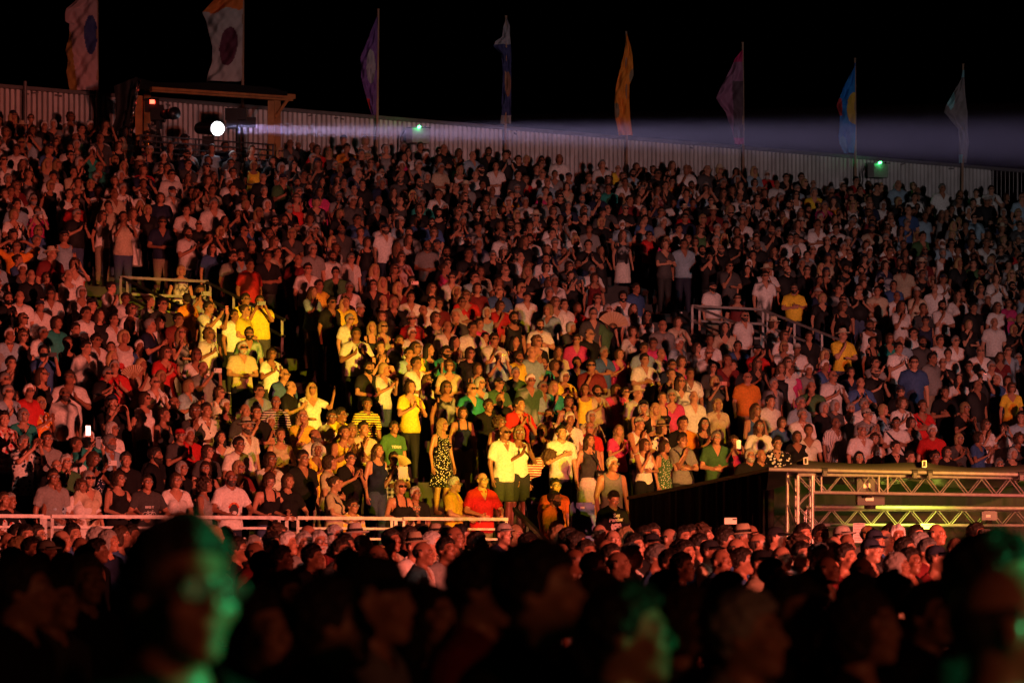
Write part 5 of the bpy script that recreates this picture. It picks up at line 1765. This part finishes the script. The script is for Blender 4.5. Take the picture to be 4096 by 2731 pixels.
def shoe_mesh(sx):
    mb = MB()
    mb.lathe([(.0, .075), (.035, .07), (.046, .04), (.05, .012), (.05, .0), (0, 0)], (0, 0, 0), 12, .9, 2.4)
    mb.v = [(x + sx * .118, y - .045, z - .012) for x, y, z in mb.v]
    return mb.mesh('shoe', True)
SHOEM = [shoe_mesh(-1), shoe_mesh(1)]

def head_matrix(g):
    m = Matrix([[float(t) for t in row] for row in g.hr]).to_4x4()
    m.translation = Vector([float(t) for t in g.hc])
    if g.bend:
        b = Matrix.Translation((0, 0, .92)) @ Matrix.Rotation(g.bend, 4, 'X') @ Matrix.Translation((0, 0, -.92))
        m = b @ m
    return m

def cloth_mat(q):
    if not q.pat: return M['cloth']
    return {'ds': M['cloth_dark_stripe'], 'dp': M['cloth_dark_print'], 'rf': M['cloth_red_print'], 'rs': M['cloth_red_stripe'], 'dv': M['cloth_dark_pin'],
            'd': M['cloth_dark_print'] if q.dye in 'wlcyg' else M['clothd']}.get(q.pat) or M['cloth' + q.pat]
M['cloth_red_stripe'] = tint_material('red_stripe_cloth', 0.9, pattern='s', p2=(0.5, 0.03, 0.03), bump=0.3, spec=0.15)

def put_person(q, full=False):
    k = (q.pose, q.sex, q.tid, q.pid)
    g = figure(*k)
    body = add('person', body_mesh(k), M['skin'])
    body.color = (*q.skin, 1)
    body.location = (q.x, q.y, q.z)
    body.rotation_euler = (0, 0, q.yaw)
    body.scale = (q.sc,) * 3
    def part(name, me, mat, col=None, mtx=None, par=None):
        o = add(name, me, mat, par or body)
        if col is not None: o.color = (*col, 1)
        if mtx is not None: o.matrix_local = mtx
        return o
    gname = {'T': 't_shirt', 'P': 'polo_shirt', 'S': 'shirt', 'B': 'blouse', 'K': 'sleeveless_top', 'V': 'strappy_top', 'D': 'dress'}[q.top]
    q.shirt = part(gname, part_mesh(gname, k, lambda: garment_np(k, q.top)), cloth_mat(q), q.topc)
    if q.top in 'PS':
        cc = q.topc
        if q.top == 'P' and q.dye == 'w' and R.random() < .5: cc = (.03, .03, .05)
        part('collar', part_mesh('collar', k, lambda: collar_np(k)), M['cloth'], cc, None, q.shirt)
    if q.low and (full or q.src != 'fore'):
        part(q.low, part_mesh(q.low, k, lambda: lower_np(k, q.low)), M['cloth'], q.lowc)
    if 'x' in q.fl:
        part('bag_strap', part_mesh('bag_strap', k, lambda: strap_np(k)), M['cloth'], (.02, .02, .022))
    hm = head_matrix(g)
    if not ('c' in q.fl or 'h' in q.fl or 'f' in q.fl) or q.hair in 'BGYCLZK':
        part('hair', hair_mesh(q.hair), M['hair'], q.hairc, hm)
    elif q.hair != 'b':
        part('hair', hair_mesh('b'), M['hair'], q.hairc, hm)
    if 'd' in q.fl:
        part('beard', BEARDM, M['hair'], q.hairc if q.hair != 'b' else (.09, .07, .06), hm)
    if 'c' in q.fl:
        c = (.02, .02, .024)
        i = q.fl.find('c')
        nx = q.fl[i + 1:i + 2]
        c = {'r': (.5, .03, .03), 'g': (.03, .16, .06), 'y': (.75, .5, .04)}.get(nx, R.choice([(.02, .02, .024), (.03, .035, .06), (.4, .36, .3)]))
        part('cap', CAPM, M['cloth'], c, hm)
    if 'h' in q.fl:
        h = part('hat', HATM, M['straw'], R.choice([(.42, .33, .21), (.34, .22, .12), (.46, .42, .35)]), hm)
        part('hat_band', BANDM, M['cloth'], (.03, .025, .02), None, h)
    if 'f' in q.fl:
        part('flat_cap', FLATM, M['cloth'], (.28, .27, .25), hm)
    if 'e' in q.fl or 'u' in q.fl:
        fr = part('glasses', FRAMEM, M['black_plastic'], None, hm)
        for m_ in (SUNM if 'u' in q.fl else LENSM):
            part('lens', m_, M['lens'] if 'u' in q.fl else M['clear_lens'], None, None, fr)
    if full:
        for sm in SHOEM: part('shoe', sm, M['cloth'], R.choice([(.5, .48, .46), (.03, .03, .03)]))
    q.obj = body
    q.world = Matrix.Translation((q.x, q.y, q.z)) @ Matrix.Rotation(q.yaw, 4, 'Z') @ Matrix.Scale(q.sc, 4)
    return body

# the 300 people that show largest become single things; the rest of the stand is one crowd
near = sorted(STAND, key=lambda q: -(q.py + (60 if q.src in 'DEF' else 0)))
FULLBODY = [q for q in STAND if ('S' in q.fl or 'W' in q.fl) and q.src in 'ABC']
NSTAND = 300 - len(FLOORP) - len(FOREP) + 8
FILLN = [q for q in FILL if q.py > 1560]
IND = near[:NSTAND - len(FILLN) if NSTAND > len(FILLN) else 60]
near_ids = set(id(q) for q in IND)
IND += FILLN
# a taller box of steps carries the three people beside the platform
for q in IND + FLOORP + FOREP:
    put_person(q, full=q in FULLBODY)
for q in STEPS:
    if q.z > .05:
        o = MB().box((q.x, q.y, q.z / 2), (.62, .62, q.z), TH).build('side_step', M['deck'])
        tag(o, kind='structure')
# ------------------------------------------------------------------ the rest of the stand: one crowd, still built person by person
LOW = {}
def low_part(kind, k):
    key = (kind, k)
    if key in LOW: return LOW[key]
    if kind == 'body':
        v, f, g = body_np(k)
        skin_d = np.minimum(np.minimum(g.neck(v[:, 0], v[:, 1], v[:, 2]), np.where(v[:, 2] > 1.44, 0, 1)), 1)
        keep = (v[:, 2] > 1.36) & (np.abs(v[:, 0]) < .16)
        for i in (0, 1):
            up, t, fo, t2, ha = g.arm(v[:, 0], v[:, 1], v[:, 2], i)
            keep |= (np.minimum(fo, ha) < .012) | ((up < .012) & (t > .35))
        chest = (v[:, 1] < -.02) & (v[:, 2] > 1.2) & (np.abs(v[:, 0]) < .12)
        keep |= chest | (v[:, 2] > 1.45)
        f = [q for q in f if all(keep[i] for i in q)]
        idx = -np.ones(len(v), int)
        used = sorted({i for q in f for i in q})
        idx[used] = np.arange(len(used))
        v = v[used]
        f = [tuple(int(idx[i]) for i in q) for q in f]
        nt_ = sum(len(q) - 2 for q in f)
        v, f = decimate(v, f, min(1, 560 / nt_))
        c = face_features(g, v)[:, :3]
    else:
        if kind in GARMENT_Z: v, f = garment_np(k, kind); tgt = 330
        elif kind in ('trousers', 'shorts', 'skirt'): v, f = lower_np(k, kind); tgt = 110
        nt_ = len(f) * 2
        v, f = decimate(v, f, min(1, tgt / nt_))
        c = np.ones((len(v), 3), f32)
    tri = []
    for q in f:
        for i in range(1, len(q) - 1): tri.append((q[0], q[i], q[i + 1]))
    LOW[key] = (v.astype(f32), np.array(tri, np.int32), c.astype(f32))
    return LOW[key]
def low_hair(st):
    st = {'g': 's', 'w': 's', 'G': 'B', 'Y': 'B', 'Z': 'L', 'K': 'L'}.get(st, st)
    key = ('hair', st)
    if key not in LOW:
        v, f = hair_np(st)
        v, f = decimate(v, f, min(1, 170 / (2 * len(f))))
        tri = [(q[0], q[i], q[i + 1]) for q in f for i in range(1, len(q) - 1)]
        LOW[key] = (v.astype(f32), np.array(tri, np.int32), np.ones((len(v), 3), f32))
    return LOW[key]
def low_mb(key, mb):
    if key not in LOW:
        tri = [(q[0], q[i], q[i + 1]) for q in mb.f for i in range(1, len(q) - 1)]
        LOW[key] = (np.array(mb.v, f32), np.array(tri, np.int32), np.ones((len(mb.v), 3), f32))
    return LOW[key]
def specs_mb():
    mb = MB()
    for sx in (-1, 1):
        mb.box((sx * .034, -.111, .002), (.05, .006, .036))
    mb.box((0, -.112, .01), (.03, .005, .006))
    return mb
CROWD = [q for q in STAND if id(q) not in near_ids] + [q for q in FILL if q not in FILLN]
VS, FS, CS, AS = [], [], [], []
nvert = 0
rc = random.Random(77)
def put(part, mtx, col, var=None, shine=0.0):
    global nvert
    v, f, c = part
    m = np.array(mtx, f32)
    VS.append(v @ m[:3, :3].T + m[:3, 3])
    FS.append(f + nvert)
    cc = c * np.array(col, f32)
    if var is not None:
        w_ = np.sin(v[:, 0] * 61 + var) * np.sin(v[:, 2] * 57 + 2 * var) > .1
        cc = np.where(w_[:, None], cc * .12 if max(col) > .2 else cc + .3, cc)
    CS.append(cc)
    AS.append(np.full(len(v), shine, f32))
    nvert += len(v)
for q in CROWD:
    q.tid = 0
    q.pid = 0 if q.pose != 3 else q.pid
    q.pid = 0
    k = (q.pose, q.sex, q.tid, q.pid)
    g = figure(*k)
    m = Matrix.Translation((q.x, q.y, q.z)) @ Matrix.Rotation(q.yaw + rc.uniform(-.12, .12), 4, 'Z') @ Matrix.Diagonal((q.sc * rc.uniform(.94, 1.1), q.sc * rc.uniform(.95, 1.1), q.sc, 1))
    q.world = m
    put(low_part('body', k), m, q.skin)
    put(low_part(q.top, k), m, q.topc, rc.random() * 9 if q.pat else None)
    if q.low: put(low_part(q.low, k), m, q.lowc)
    hm = m @ head_matrix(g) @ Matrix.Rotation(rc.uniform(-.1, .1), 4, 'X')
    hat = 'c' in q.fl or 'h' in q.fl
    put(low_hair('b' if hat and q.hair in 'sgwb' else q.hair), hm, q.hairc)
    if 'c' in q.fl: put(low_mb('cap', cap_mb()), hm, rc.choice([(.02, .02, .024), (.03, .035, .06), (.45, .42, .38)]))
    if 'h' in q.fl: put(low_mb('hat', brim_hat_mb()), hm, (.6, .5, .35))
    if 'd' in q.fl:
        key = ('beard',)
        if key not in LOW:
            v, f = hair_np('beard')
            v, f = decimate(v, f, min(1, 90 / (2 * len(f))))
            tri = [(a[0], a[i], a[i + 1]) for a in f for i in range(1, len(a) - 1)]
            LOW[key] = (v.astype(f32), np.array(tri, np.int32), np.ones((len(v), 3), f32))
        put(LOW[key], hm, q.hairc if q.hair != 'b' else (.07, .05, .04))
    if 'e' in q.fl or 'u' in q.fl: put(low_mb('specs', specs_mb()), hm, (.03, .025, .025) if 'u' in q.fl else (.17, .10, .075), None, 1.0)
V_all = np.concatenate(VS); F_all = np.concatenate(FS).astype(np.int32); C_all = np.concatenate(CS)
cm = mesh_np('crowd', V_all, F_all)
ca = cm.attributes.new('tint', 'FLOAT_COLOR', 'POINT')
c4 = np.ones((len(V_all), 4), f32); c4[:, :3] = C_all; c4[:, 3] = np.concatenate(AS)
ca.data.foreach_set('color', c4.ravel())
crowd = add('crowd', cm, M['crowd'])
tag(crowd, kind='stuff')
tag(crowd, 'dense crowd of standing spectators filling the upper rows of the stand', 'crowd')
print('PEOPLE', len(STAND), 'fill', len(FILL), 'near fill', len(FILLN), 'individual', len(IND) + len(FLOORP) + len(FOREP), 'crowd', len(CROWD), 'tris', len(F_all), 'figs', len(FIGS), 'meshes', len(MESH))

# ------------------------------------------------------------------ print on clothes
dg0 = None
def wrap_print(q, mb_or_me, mat, name='print', front=-1, z0=0, depth=.004):
    'lays a flat print on the front of a garment'
    sm = q.shirt.data
    bv = BVHTree.FromPolygons([v.co for v in sm.vertices], [tuple(p.vertices) for p in sm.polygons])
    me = mb_or_me
    for v in me.vertices:
        h = bv.ray_cast(Vector((v.co.x, front * 1.0, v.co.z)), Vector((0, -front, 0)))
        y = h[0].y if h[0] is not None else front * .14
        v.co.y = y + front * (depth + (.003 if v.co.y * front > 0 else 0))
    me.update()
    o = add(name, me, mat, q.shirt)
    return o
def text_mesh(txt, size, shear=0.0, bold=0.0):
    cu = bpy.data.curves.new('lettering', 'FONT')
    cu.body = txt; cu.size = size; cu.align_x = 'CENTER'; cu.shear = shear; cu.offset = bold; cu.resolution_u = 3
    o = bpy.data.objects.new('lettering', cu); COL.objects.link(o)
    dg = bpy.context.evaluated_depsgraph_get(); dg.update()
    me = bpy.data.meshes.new_from_object(o.evaluated_get(dg))
    bpy.data.objects.remove(o)
    me.materials.clear()
    return me
def print_text(q, txt, size, z, mat, shear=0, bold=0, front=-1, rot=0.0):
    me = text_mesh(txt, size, shear, bold)
    for v in me.vertices:
        x, y = v.co.x, v.co.y
        x, y = x * math.cos(rot) - y * math.sin(rot), x * math.sin(rot) + y * math.cos(rot)
        v.co = (x * (1 if front < 0 else -1), 0, z + y)
    return wrap_print(q, me, mat, 'lettering', front)
def blob(pts, z0, cx=0.0):
    n = len(pts)
    bm_pts = [(cx + p[0], 0, z0 + p[1]) for p in pts]
    me = bpy.data.meshes.new('print')
    # fan from the centre so that the print follows the chest
    c = (sum(p[0] for p in bm_pts) / n, 0, sum(p[2] for p in bm_pts) / n)
    mid = [((p[0] + c[0]) / 2, 0, (p[2] + c[2]) / 2) for p in bm_pts]
    fs = [(i, (i + 1) % n, n + (i + 1) % n, n + i) for i in range(n)] + [(n + i, n + (i + 1) % n, 2 * n) for i in range(n)]
    me.from_pydata(bm_pts + mid + [c], [], fs)
    return me
def find(src, x, y):
    px, py = TILE[src][0] + x / 1.68, TILE[src][1] + y / 1.68
    return min(STAND, key=lambda q: abs(q.px - px) + abs(q.py - py))
def circ(r, n=20, sx=1, sz=1): return [(r * sx * math.cos(2 * math.pi * i / n), r * sz * math.sin(2 * math.pi * i / n)) for i in range(n)]
ALLP = IND + FLOORP + FOREP
q = find('E', 1850, 335)
if hasattr(q, 'shirt'):
    print_text(q, 'Sex', .080, 1.345, M['white_ink'], .25, .003, rot=.08)
    print_text(q, 'Panther', .080, 1.28, M['white_ink'], .2, .003, rot=.08)
    big = [(-.10, .03), (-.085, .075), (-.06, .06), (-.02, .08), (.03, .075), (.06, .085), (.075, .05), (.085, .0), (.07, -.05), (.03, -.09), (-.01, -.10), (-.05, -.08), (-.09, -.04)]
    wrap_print(q, blob(big, 1.17), M['white_ink'], 'cat_head_print')
    for pts, z, cx in ((circ(.012, 8, 1.5, .7), 1.20, -.03), (circ(.012, 8, 1.5, .7), 1.20, .035), (circ(.03, 10, 1, .6), 1.115, .01), (circ(.015, 8), 1.16, .01)):
        wrap_print(q, blob(pts, z, cx), M['ink'], 'cat_face_print', depth=.008)
q = find('D', 985, 225)
if hasattr(q, 'shirt'):
    print_text(q, 'BIKE IT', .045, 1.235, M['white_ink'], 0, .002)
    mb = MB()
    for sx in (-1, 1):
        ring(mb, (sx * .062, 0, 1.13), .044, .044, .004, 16, 4)
    for a, b in (((-.062, 1.13), (-.03, 1.175)), ((-.03, 1.175), (.04, 1.18)), ((.04, 1.18), (.062, 1.13)), ((-.03, 1.175), (.0, 1.13)), ((.0, 1.13), (-.062, 1.13)), ((.0, 1.13), (.042, 1.178)), ((.036, 1.195), (.055, 1.2)), ((-.04, 1.19), (-.02, 1.19))):
        mb.tube((a[0], 0, a[1]), (b[0], 0, b[1]), .004, 4)
    wrap_print(q, mb.mesh('bicycle_print'), M['white_ink'], 'bicycle_print')
q = find('D', 1545, 195)
if hasattr(q, 'shirt'):
    wrap_print(q, blob(circ(.075, 18, 1, 1.2), 1.16), M['ink'], 'ape_head_print')
    wrap_print(q, blob(circ(.034, 12, 1.2, .8), 1.115), M['white_ink'], 'ape_face_print', depth=.008)
    for i in range(7):
        t = math.pi * (.12 + .76 * i / 6)
        wrap_print(q, blob(circ(.017, 8), 1.17 + .085 * math.sin(t), .075 * math.cos(t)), M['orange_ink'] if i % 2 else M['red_ink'], 'flower_print', depth=.010)
    wrap_print(q, blob(circ(.028, 10), 1.06, .045), M['orange_ink'], 'flower_print', depth=.010)
for args in (('A', 2110, 1420, 'R8', .07, 1.24, 'ink', -1), ('A', 1258, 505, 'AMICS', .085, 1.25, 'red_ink', 1), ('A', 1258, 505, 'PODCES', .085, 1.16, 'red_ink', 1), ('B', 375, 1365, 'TEXAS', .07, 1.24, 'white_ink', -1)):
    q = find(*args[:3])
    if hasattr(q, 'shirt'): print_text(q, args[3], args[4], args[5], M[args[6]], 0, .002, args[7])
q = find('C', 1522, 1125)

# ------------------------------------------------------------------ things people hold
def hold(q, p, r=(0, 0, 0)):
    return q.world @ Matrix.Translation(p) @ Euler(r).to_matrix().to_4x4()
def phone(q, p, r, col, label, lit=False):
    e = empty('phone'); e.matrix_world = hold(q, p, r)
    tag(e, label, 'phone', 'phones held up in the crowd')
    m_ = material('phone_case', col, .35)
    MB().box((0, 0, 0), (.155, .009, .076)).build('case', m_, e)
    MB().tube((-.055, -.0045, .022), (-.055, -.007, .022), .011, 10).tube((-.055, -.0045, -.004), (-.055, -.007, -.004), .011, 10).build('camera_lens', M['lens'], e)
    ms = material('phone_screen', (.02, .02, .02), .1, emit=(.8, .85, 1), estr=.8)
    MB().box((0, .0055, 0), (.145, .003, .068)).build('screen', ms, e)
def short(q):
    return 'person in ' + cdesc(q)
def cdesc(q):
    return DYEN[q.dye] + ' ' + (PATN.get(q.pat, '') if q.pat else '') + TOPN[q.top]
PH = [q for q in STAND if q.pose == 3]
pc = [(.012, .012, .014), (.02, .02, .025), (.05, .08, .12), (.7, .68, .66), (.55, .2, .25)]
rp = random.Random(2)
for i, q in enumerate(PH):
    col = pc[i % len(pc)]
    nm = ['black', 'black', 'blue grey', 'white', 'pink'][i % len(pc)]
    upright = i % 3 == 1
    q.phone_col = nm
    near_ = sorted((t for t in STAND if t is not q), key=lambda t: math.hypot(t.px - q.px, t.py - q.py))[0]
    side_ = 'right' if q.px > near_.px else 'left'
    phone(q, (0, -.46, 1.565), (0, math.pi / 2 if upright else 0, 0), col, '%s phone of %s beside person in %s' % (nm, short(q), cdesc(near_)) )
# a glowing phone low on the left, and a white phone raised above the floor crowd
q = find('A', 590, 1440)
e = empty('phone'); e.matrix_world = Matrix.Translation(at(352, 1722, q.y - .5)) @ Matrix.Rotation(.35, 4, 'Z')
tag(e, 'phone with a glowing white screen beside the person in striped t-shirt', 'phone', 'phones held up in the crowd')
MB().box((0, 0, 0), (.080, .010, .165)).build('case', M['black_plastic'], e)
MB().box((0, -.006, 0), (.070, .004, .150)).build('screen', material('lit_phone_screen', (.8, .8, .8), .2, emit=(1, .93, .86), estr=1.6), e)
q = min(FLOORP, key=lambda t: abs(t.px - (2696 + 330 / 1.68)) + abs(t.py - (1798 + 550 / 1.68)))
e = empty('phone'); e.matrix_world = Matrix.Translation(at(2696 + 380 / 1.68, 1798 + 478 / 1.68, q.y - .2)) @ Matrix.Rotation(.1, 4, 'Z')
tag(e, 'white phone raised above the heads in front of the black drape', 'phone', 'phones held up in the crowd')
MB().box((0, 0, 0), (.155, .010, .080)).build('case', M['paper'], e)
MB().box((.05, -.007, .02), (.05, .004, .016)).build('camera_lens', M['lens'], e)

def fan(px, py, Y, rad, a0, a1, col, label, lean=0.0):
    c = at(px, py, Y)
    e = empty('hand_fan', c); tag(e, label, 'fan')
    m_ = material('fan_paper', col, .7)
    n = 22
    pts, fs = [], []
    for i in range(n + 1):
        t = a0 + (a1 - a0) * i / n
        y = .006 if i % 2 else -.006
        for r in (rad * .3, rad):
            pts.append((r * math.cos(t), y, r * math.sin(t)))
    for i in range(n): fs.append((2 * i, 2 * i + 1, 2 * i + 3, 2 * i + 2))
    MB().poly(pts, fs).build('leaf', m_, e)
    for i in range(0, n + 1, 2):
        t = a0 + (a1 - a0) * i / n
        MB().bar((0, -.004, 0), (rad * .97 * math.cos(t), -.009, rad * .97 * math.sin(t)), .006, .004).build('rib', M['wood'], e)
q = find('B', 1790, 620)
fan(1350 + 1850 / 1.68, 900 + 690 / 1.68, q.y - .35, .34, .15, 2.6, (.50, .36, .22), 'open beige folding fan beside the person in green blouse')
q = find('A', 942, 945)
fan(905 / 1.68, 900 + 1040 / 1.68, q.y - .35, .26, .9, 2.7, (.50, .36, .22), 'open beige folding fan left of the person in red blouse')
q = find('E', 375, 65)
fan(1350 + 418 / 1.68, 1798 + 118 / 1.68, q.y - .4, .20, .35, 1.75, (.55, .60, .22), 'open pale green fan above a black tablet')
e = empty('tablet'); e.matrix_world = Matrix.Translation(at(1350 + 440 / 1.68, 1798 + 153 / 1.68, q.y - .45)) @ Matrix.Rotation(.3, 4, 'Z')
tag(e, 'black tablet held up below the pale green fan', 'tablet')
MB().box((0, 0, 0), (.16, .012, .20)).build('case', M['black_plastic'], e)
MB().tube((-.06, -.006, .08), (-.06, -.009, .08), .008, 8).build('camera_lens', M['lens'], e)
q = find('B', 1690, 1450)
e = empty('bag'); e.matrix_world = hold(q, (.15, -.20, 1.0), (0, 0, .3))
tag(e, 'small black shoulder bag hanging against a white skirt', 'bag')
MB().lathe([(0, -.1), (.08, -.095), (.125, -.05), (.13, .03), (.11, .085), (0, .09)], (0, 0, 0), 16, 1, .42).build('pouch', M['black_plastic'], e, smooth=True)
MB().bar((-.1, -.058, .03), (.1, -.058, .03), .006, .008).build('zip', M['alu'], e)
MB().path([(.0, .0, .08), (-.1, -.0, .25), (-.2, .02, .42)], .012, 6).build('strap', M['black_fabric'], e)
q = find('E', 1850, 335)
e = empty('compact_camera'); e.matrix_world = hold(q, (0, -.30, 1.12))
tag(e, 'small black camera in the hands of the person in printed black t-shirt', 'camera')
MB().box((0, 0, 0), (.13, .05, .085)).box((0, .0, .05), (.05, .04, .025)).build('body', M['black_plastic'], e)
MB().tube((0, -.02, 0), (0, -.07, 0), .03, 12).build('lens', M['lens'], e)

# shelter crew: three people working in the camera shelter
CREW = []
for px, py, top, fl, yaw, pose in ((584, 482, 'Tk', '', .8, 0), (735, 480, 'Tk', 'c', .9, 5)):
    q = Who()
    q.px, q.py = px, py
    q.x, q.y = sh(px, py, DS + .1).xy
    q.z = zf
    q.sc = max(.9, min(1.1, (sh(px, py, DS + .1).z - zf) / 1.615))
    q.hair, q.top, q.dye, q.pat, q.fl, q.pose, q.src, q.row, q.low_ = 's', top[0], top[1], None, fl, pose, 'crew', 31, False
    finish(q, rp); q.yaw = yaw
    put_person(q)
    CREW.append(q)

# ------------------------------------------------------------------ labels that single out each person
def wear(q, n=2):
    w_ = []
    if 'u' in q.fl: w_.append('sunglasses')
    elif 'e' in q.fl: w_.append('glasses')
    if 'c' in q.fl: w_.append('cap')
    if 'h' in q.fl: w_.append('brimmed hat')
    if 'f' in q.fl: w_.append('flat cap')
    if 'x' in q.fl: w_.append('bag strap')
    return w_[:n]
ACT = {1: 'clapping', 2: 'with folded arms', 3: 'holding up a phone', 4: 'hand at chin', 5: 'hands clasped', 6: 'leaning on the railing', 7: 'clapping high', 8: 'hand on chest', 9: 'hands on head', 10: 'waving', 11: 'bending down'}
def base_label(q):
    s = 'person in ' + cdesc(q)
    w_ = wear(q, 1)
    if w_: s += ' and ' + w_[0]
    if q.pose in ACT: s += ' ' + ACT[q.pose]
    return s
used = set()
def count(s): return len(s.replace(',', '').split())
stand_i = [q for q in IND]
names = {}
for q in stand_i: names.setdefault(base_label(q), []).append(q)
def rel(q, t):
    dx, dy = q.px - t.px, q.py - t.py
    if abs(dx) > abs(dy) * .9: return 'right of' if dx > 0 else 'left of'
    return 'below' if dy > 0 else 'above'
def near_desc(t):
    s = cdesc(t)
    w_ = wear(t, 1)
    return s, (s + ' and ' + w_[0]) if w_ else s
def zone(q):
    if q.row == -1: return 'beside the front steps'
    if q.pose == 6: return ''
    if q.row == 0 and q.px < 2050: return 'just behind the front railing'
    if q.px > 3075 and q.py > 1690: return 'just above the canopy'
    if 2100 < q.px <= 3075 and q.py > 1700: return 'above the black drape'
    if 1080 < q.px < 1420 and q.py < 1600: return 'beside the left stairs'
    if 1250 <= q.px < 2700: return 'in the yellow light'
    if q.px < 620: return 'on the far left'
    if q.px > 3650: return 'on the far right'
    return ''
for q in stand_i:
    b = base_label(q)
    z = zone(q)
    plain = 'person in ' + cdesc(q) + (' and ' + wear(q, 1)[0] if wear(q, 1) else '')
    nb = sorted((t for t in stand_i if t is not q), key=lambda t: math.hypot(t.px - q.px, t.py - q.py))[:10]
    nb.sort(key=lambda t: (cdesc(t) == cdesc(q)) + .5 * (t.dye in 'wkg' and not t.pat) + .05 * math.hypot(t.px - q.px, t.py - q.py) / 40)
    cand = []
    for t in nb:
        for ds in reversed(near_desc(t)):
            r_ = ', ' + rel(q, t) + ' person in ' + ds
            cand += [b + (' ' + z if z else '') + r_, b + r_, plain + (' ' + z if z else '') + r_, plain + r_]
    for t in nb[:5]:
        for u in nb[:7]:
            if u is not t: cand.append('person in ' + cdesc(q) + ', ' + rel(q, t) + ' ' + cdesc(t) + ', ' + rel(q, u) + ' ' + cdesc(u))
    ok = next((c for c in cand if c not in used and 4 <= count(c) <= 16), b)
    used.add(ok)
    q.label = ok
    tag(q.obj, ok, 'person', 'spectators standing in the stand')
def floor_base(q):
    w_ = wear(q)
    return 'person ' + ('wearing ' + ' and '.join(w_) if w_ else 'with bare head')
for q in sorted(FLOORP, key=lambda t: t.px):
    lm = [t for t in stand_i if t.py > 1780] 
    cand = []
    extra = [(find('D', 985, 225), None)]
    marks = [(t.px, t.py, cdesc(t)) for t in lm] + [(3170, 2080, 'truss tower'), (3436, 2120, 'printed paper sheet'), (3712, 2100, 'white paper strip'), (2700, 2050, 'black drape'), (2922, 2080, 'raised white phone'), (2327, 2060, 'blue seat'), (3900, 2070, 'rear truss'), (3550, 2000, 'stage light')]
    marks.sort(key=lambda m_: abs(m_[0] - q.px) + .3 * abs(m_[1] - q.py))
    w1 = floor_base(q)
    for m_ in marks[:7]:
        dx = q.px - m_[0]
        where = 'below' if abs(dx) < 45 else 'below and right of' if dx > 0 else 'below and left of'
        cand.append(w1 + ' in floor crowd ' + where + ' ' + ('person in ' if m_[2].split()[-1] in ('t-shirt', 'shirt', 'blouse', 'top', 'dress') else '') + m_[2])
    for m_ in marks[:5]:
        for m2 in marks[:8]:
            if m2 is not m_:
                cand.append(w1 + ', below ' + m_[2] + ', near ' + m2[2])
                cand.append(w1 + ' low in floor crowd, below ' + m_[2] + ', near ' + m2[2])
    ok = next((c for c in cand if c not in used and 4 <= count(c) <= 16), cand[0])
    used.add(ok)
    tag(q.obj, ok, 'person', 'heads in the floor crowd')
ordn = ['first', 'second', 'third', 'fourth', 'fifth', 'sixth', 'seventh', 'eighth', 'ninth', 'tenth', 'eleventh', 'twelfth', 'thirteenth', 'fourteenth', 'fifteenth', 'sixteenth', 'seventeenth', 'eighteenth', 'nineteenth', 'twentieth',
        'twenty-first', 'twenty-second', 'twenty-third', 'twenty-fourth', 'twenty-fifth', 'twenty-sixth', 'twenty-seventh']
for i, q in enumerate(sorted(FOREP, key=lambda t: t.px)):
    lab = 'blurred dark person in the foreground, %s from the left' % ordn[i]
    if q is FOREP[0]: lab = 'large blurred person in glasses facing right with green light on the face'
    if q is FOREP[6]: lab = 'blurred foreground person in a cap with green rim light'
    tag(q.obj, lab, 'person', 'blurred people in the foreground')
for q, lab in zip(CREW, ('person in black t-shirt behind the broadcast camera', 'person in black t-shirt and cap working in the camera shelter')):
    tag(q.obj, lab, 'person', 'crew in the camera shelter')
FIGS.clear(); LOW.clear(); BODY.clear()
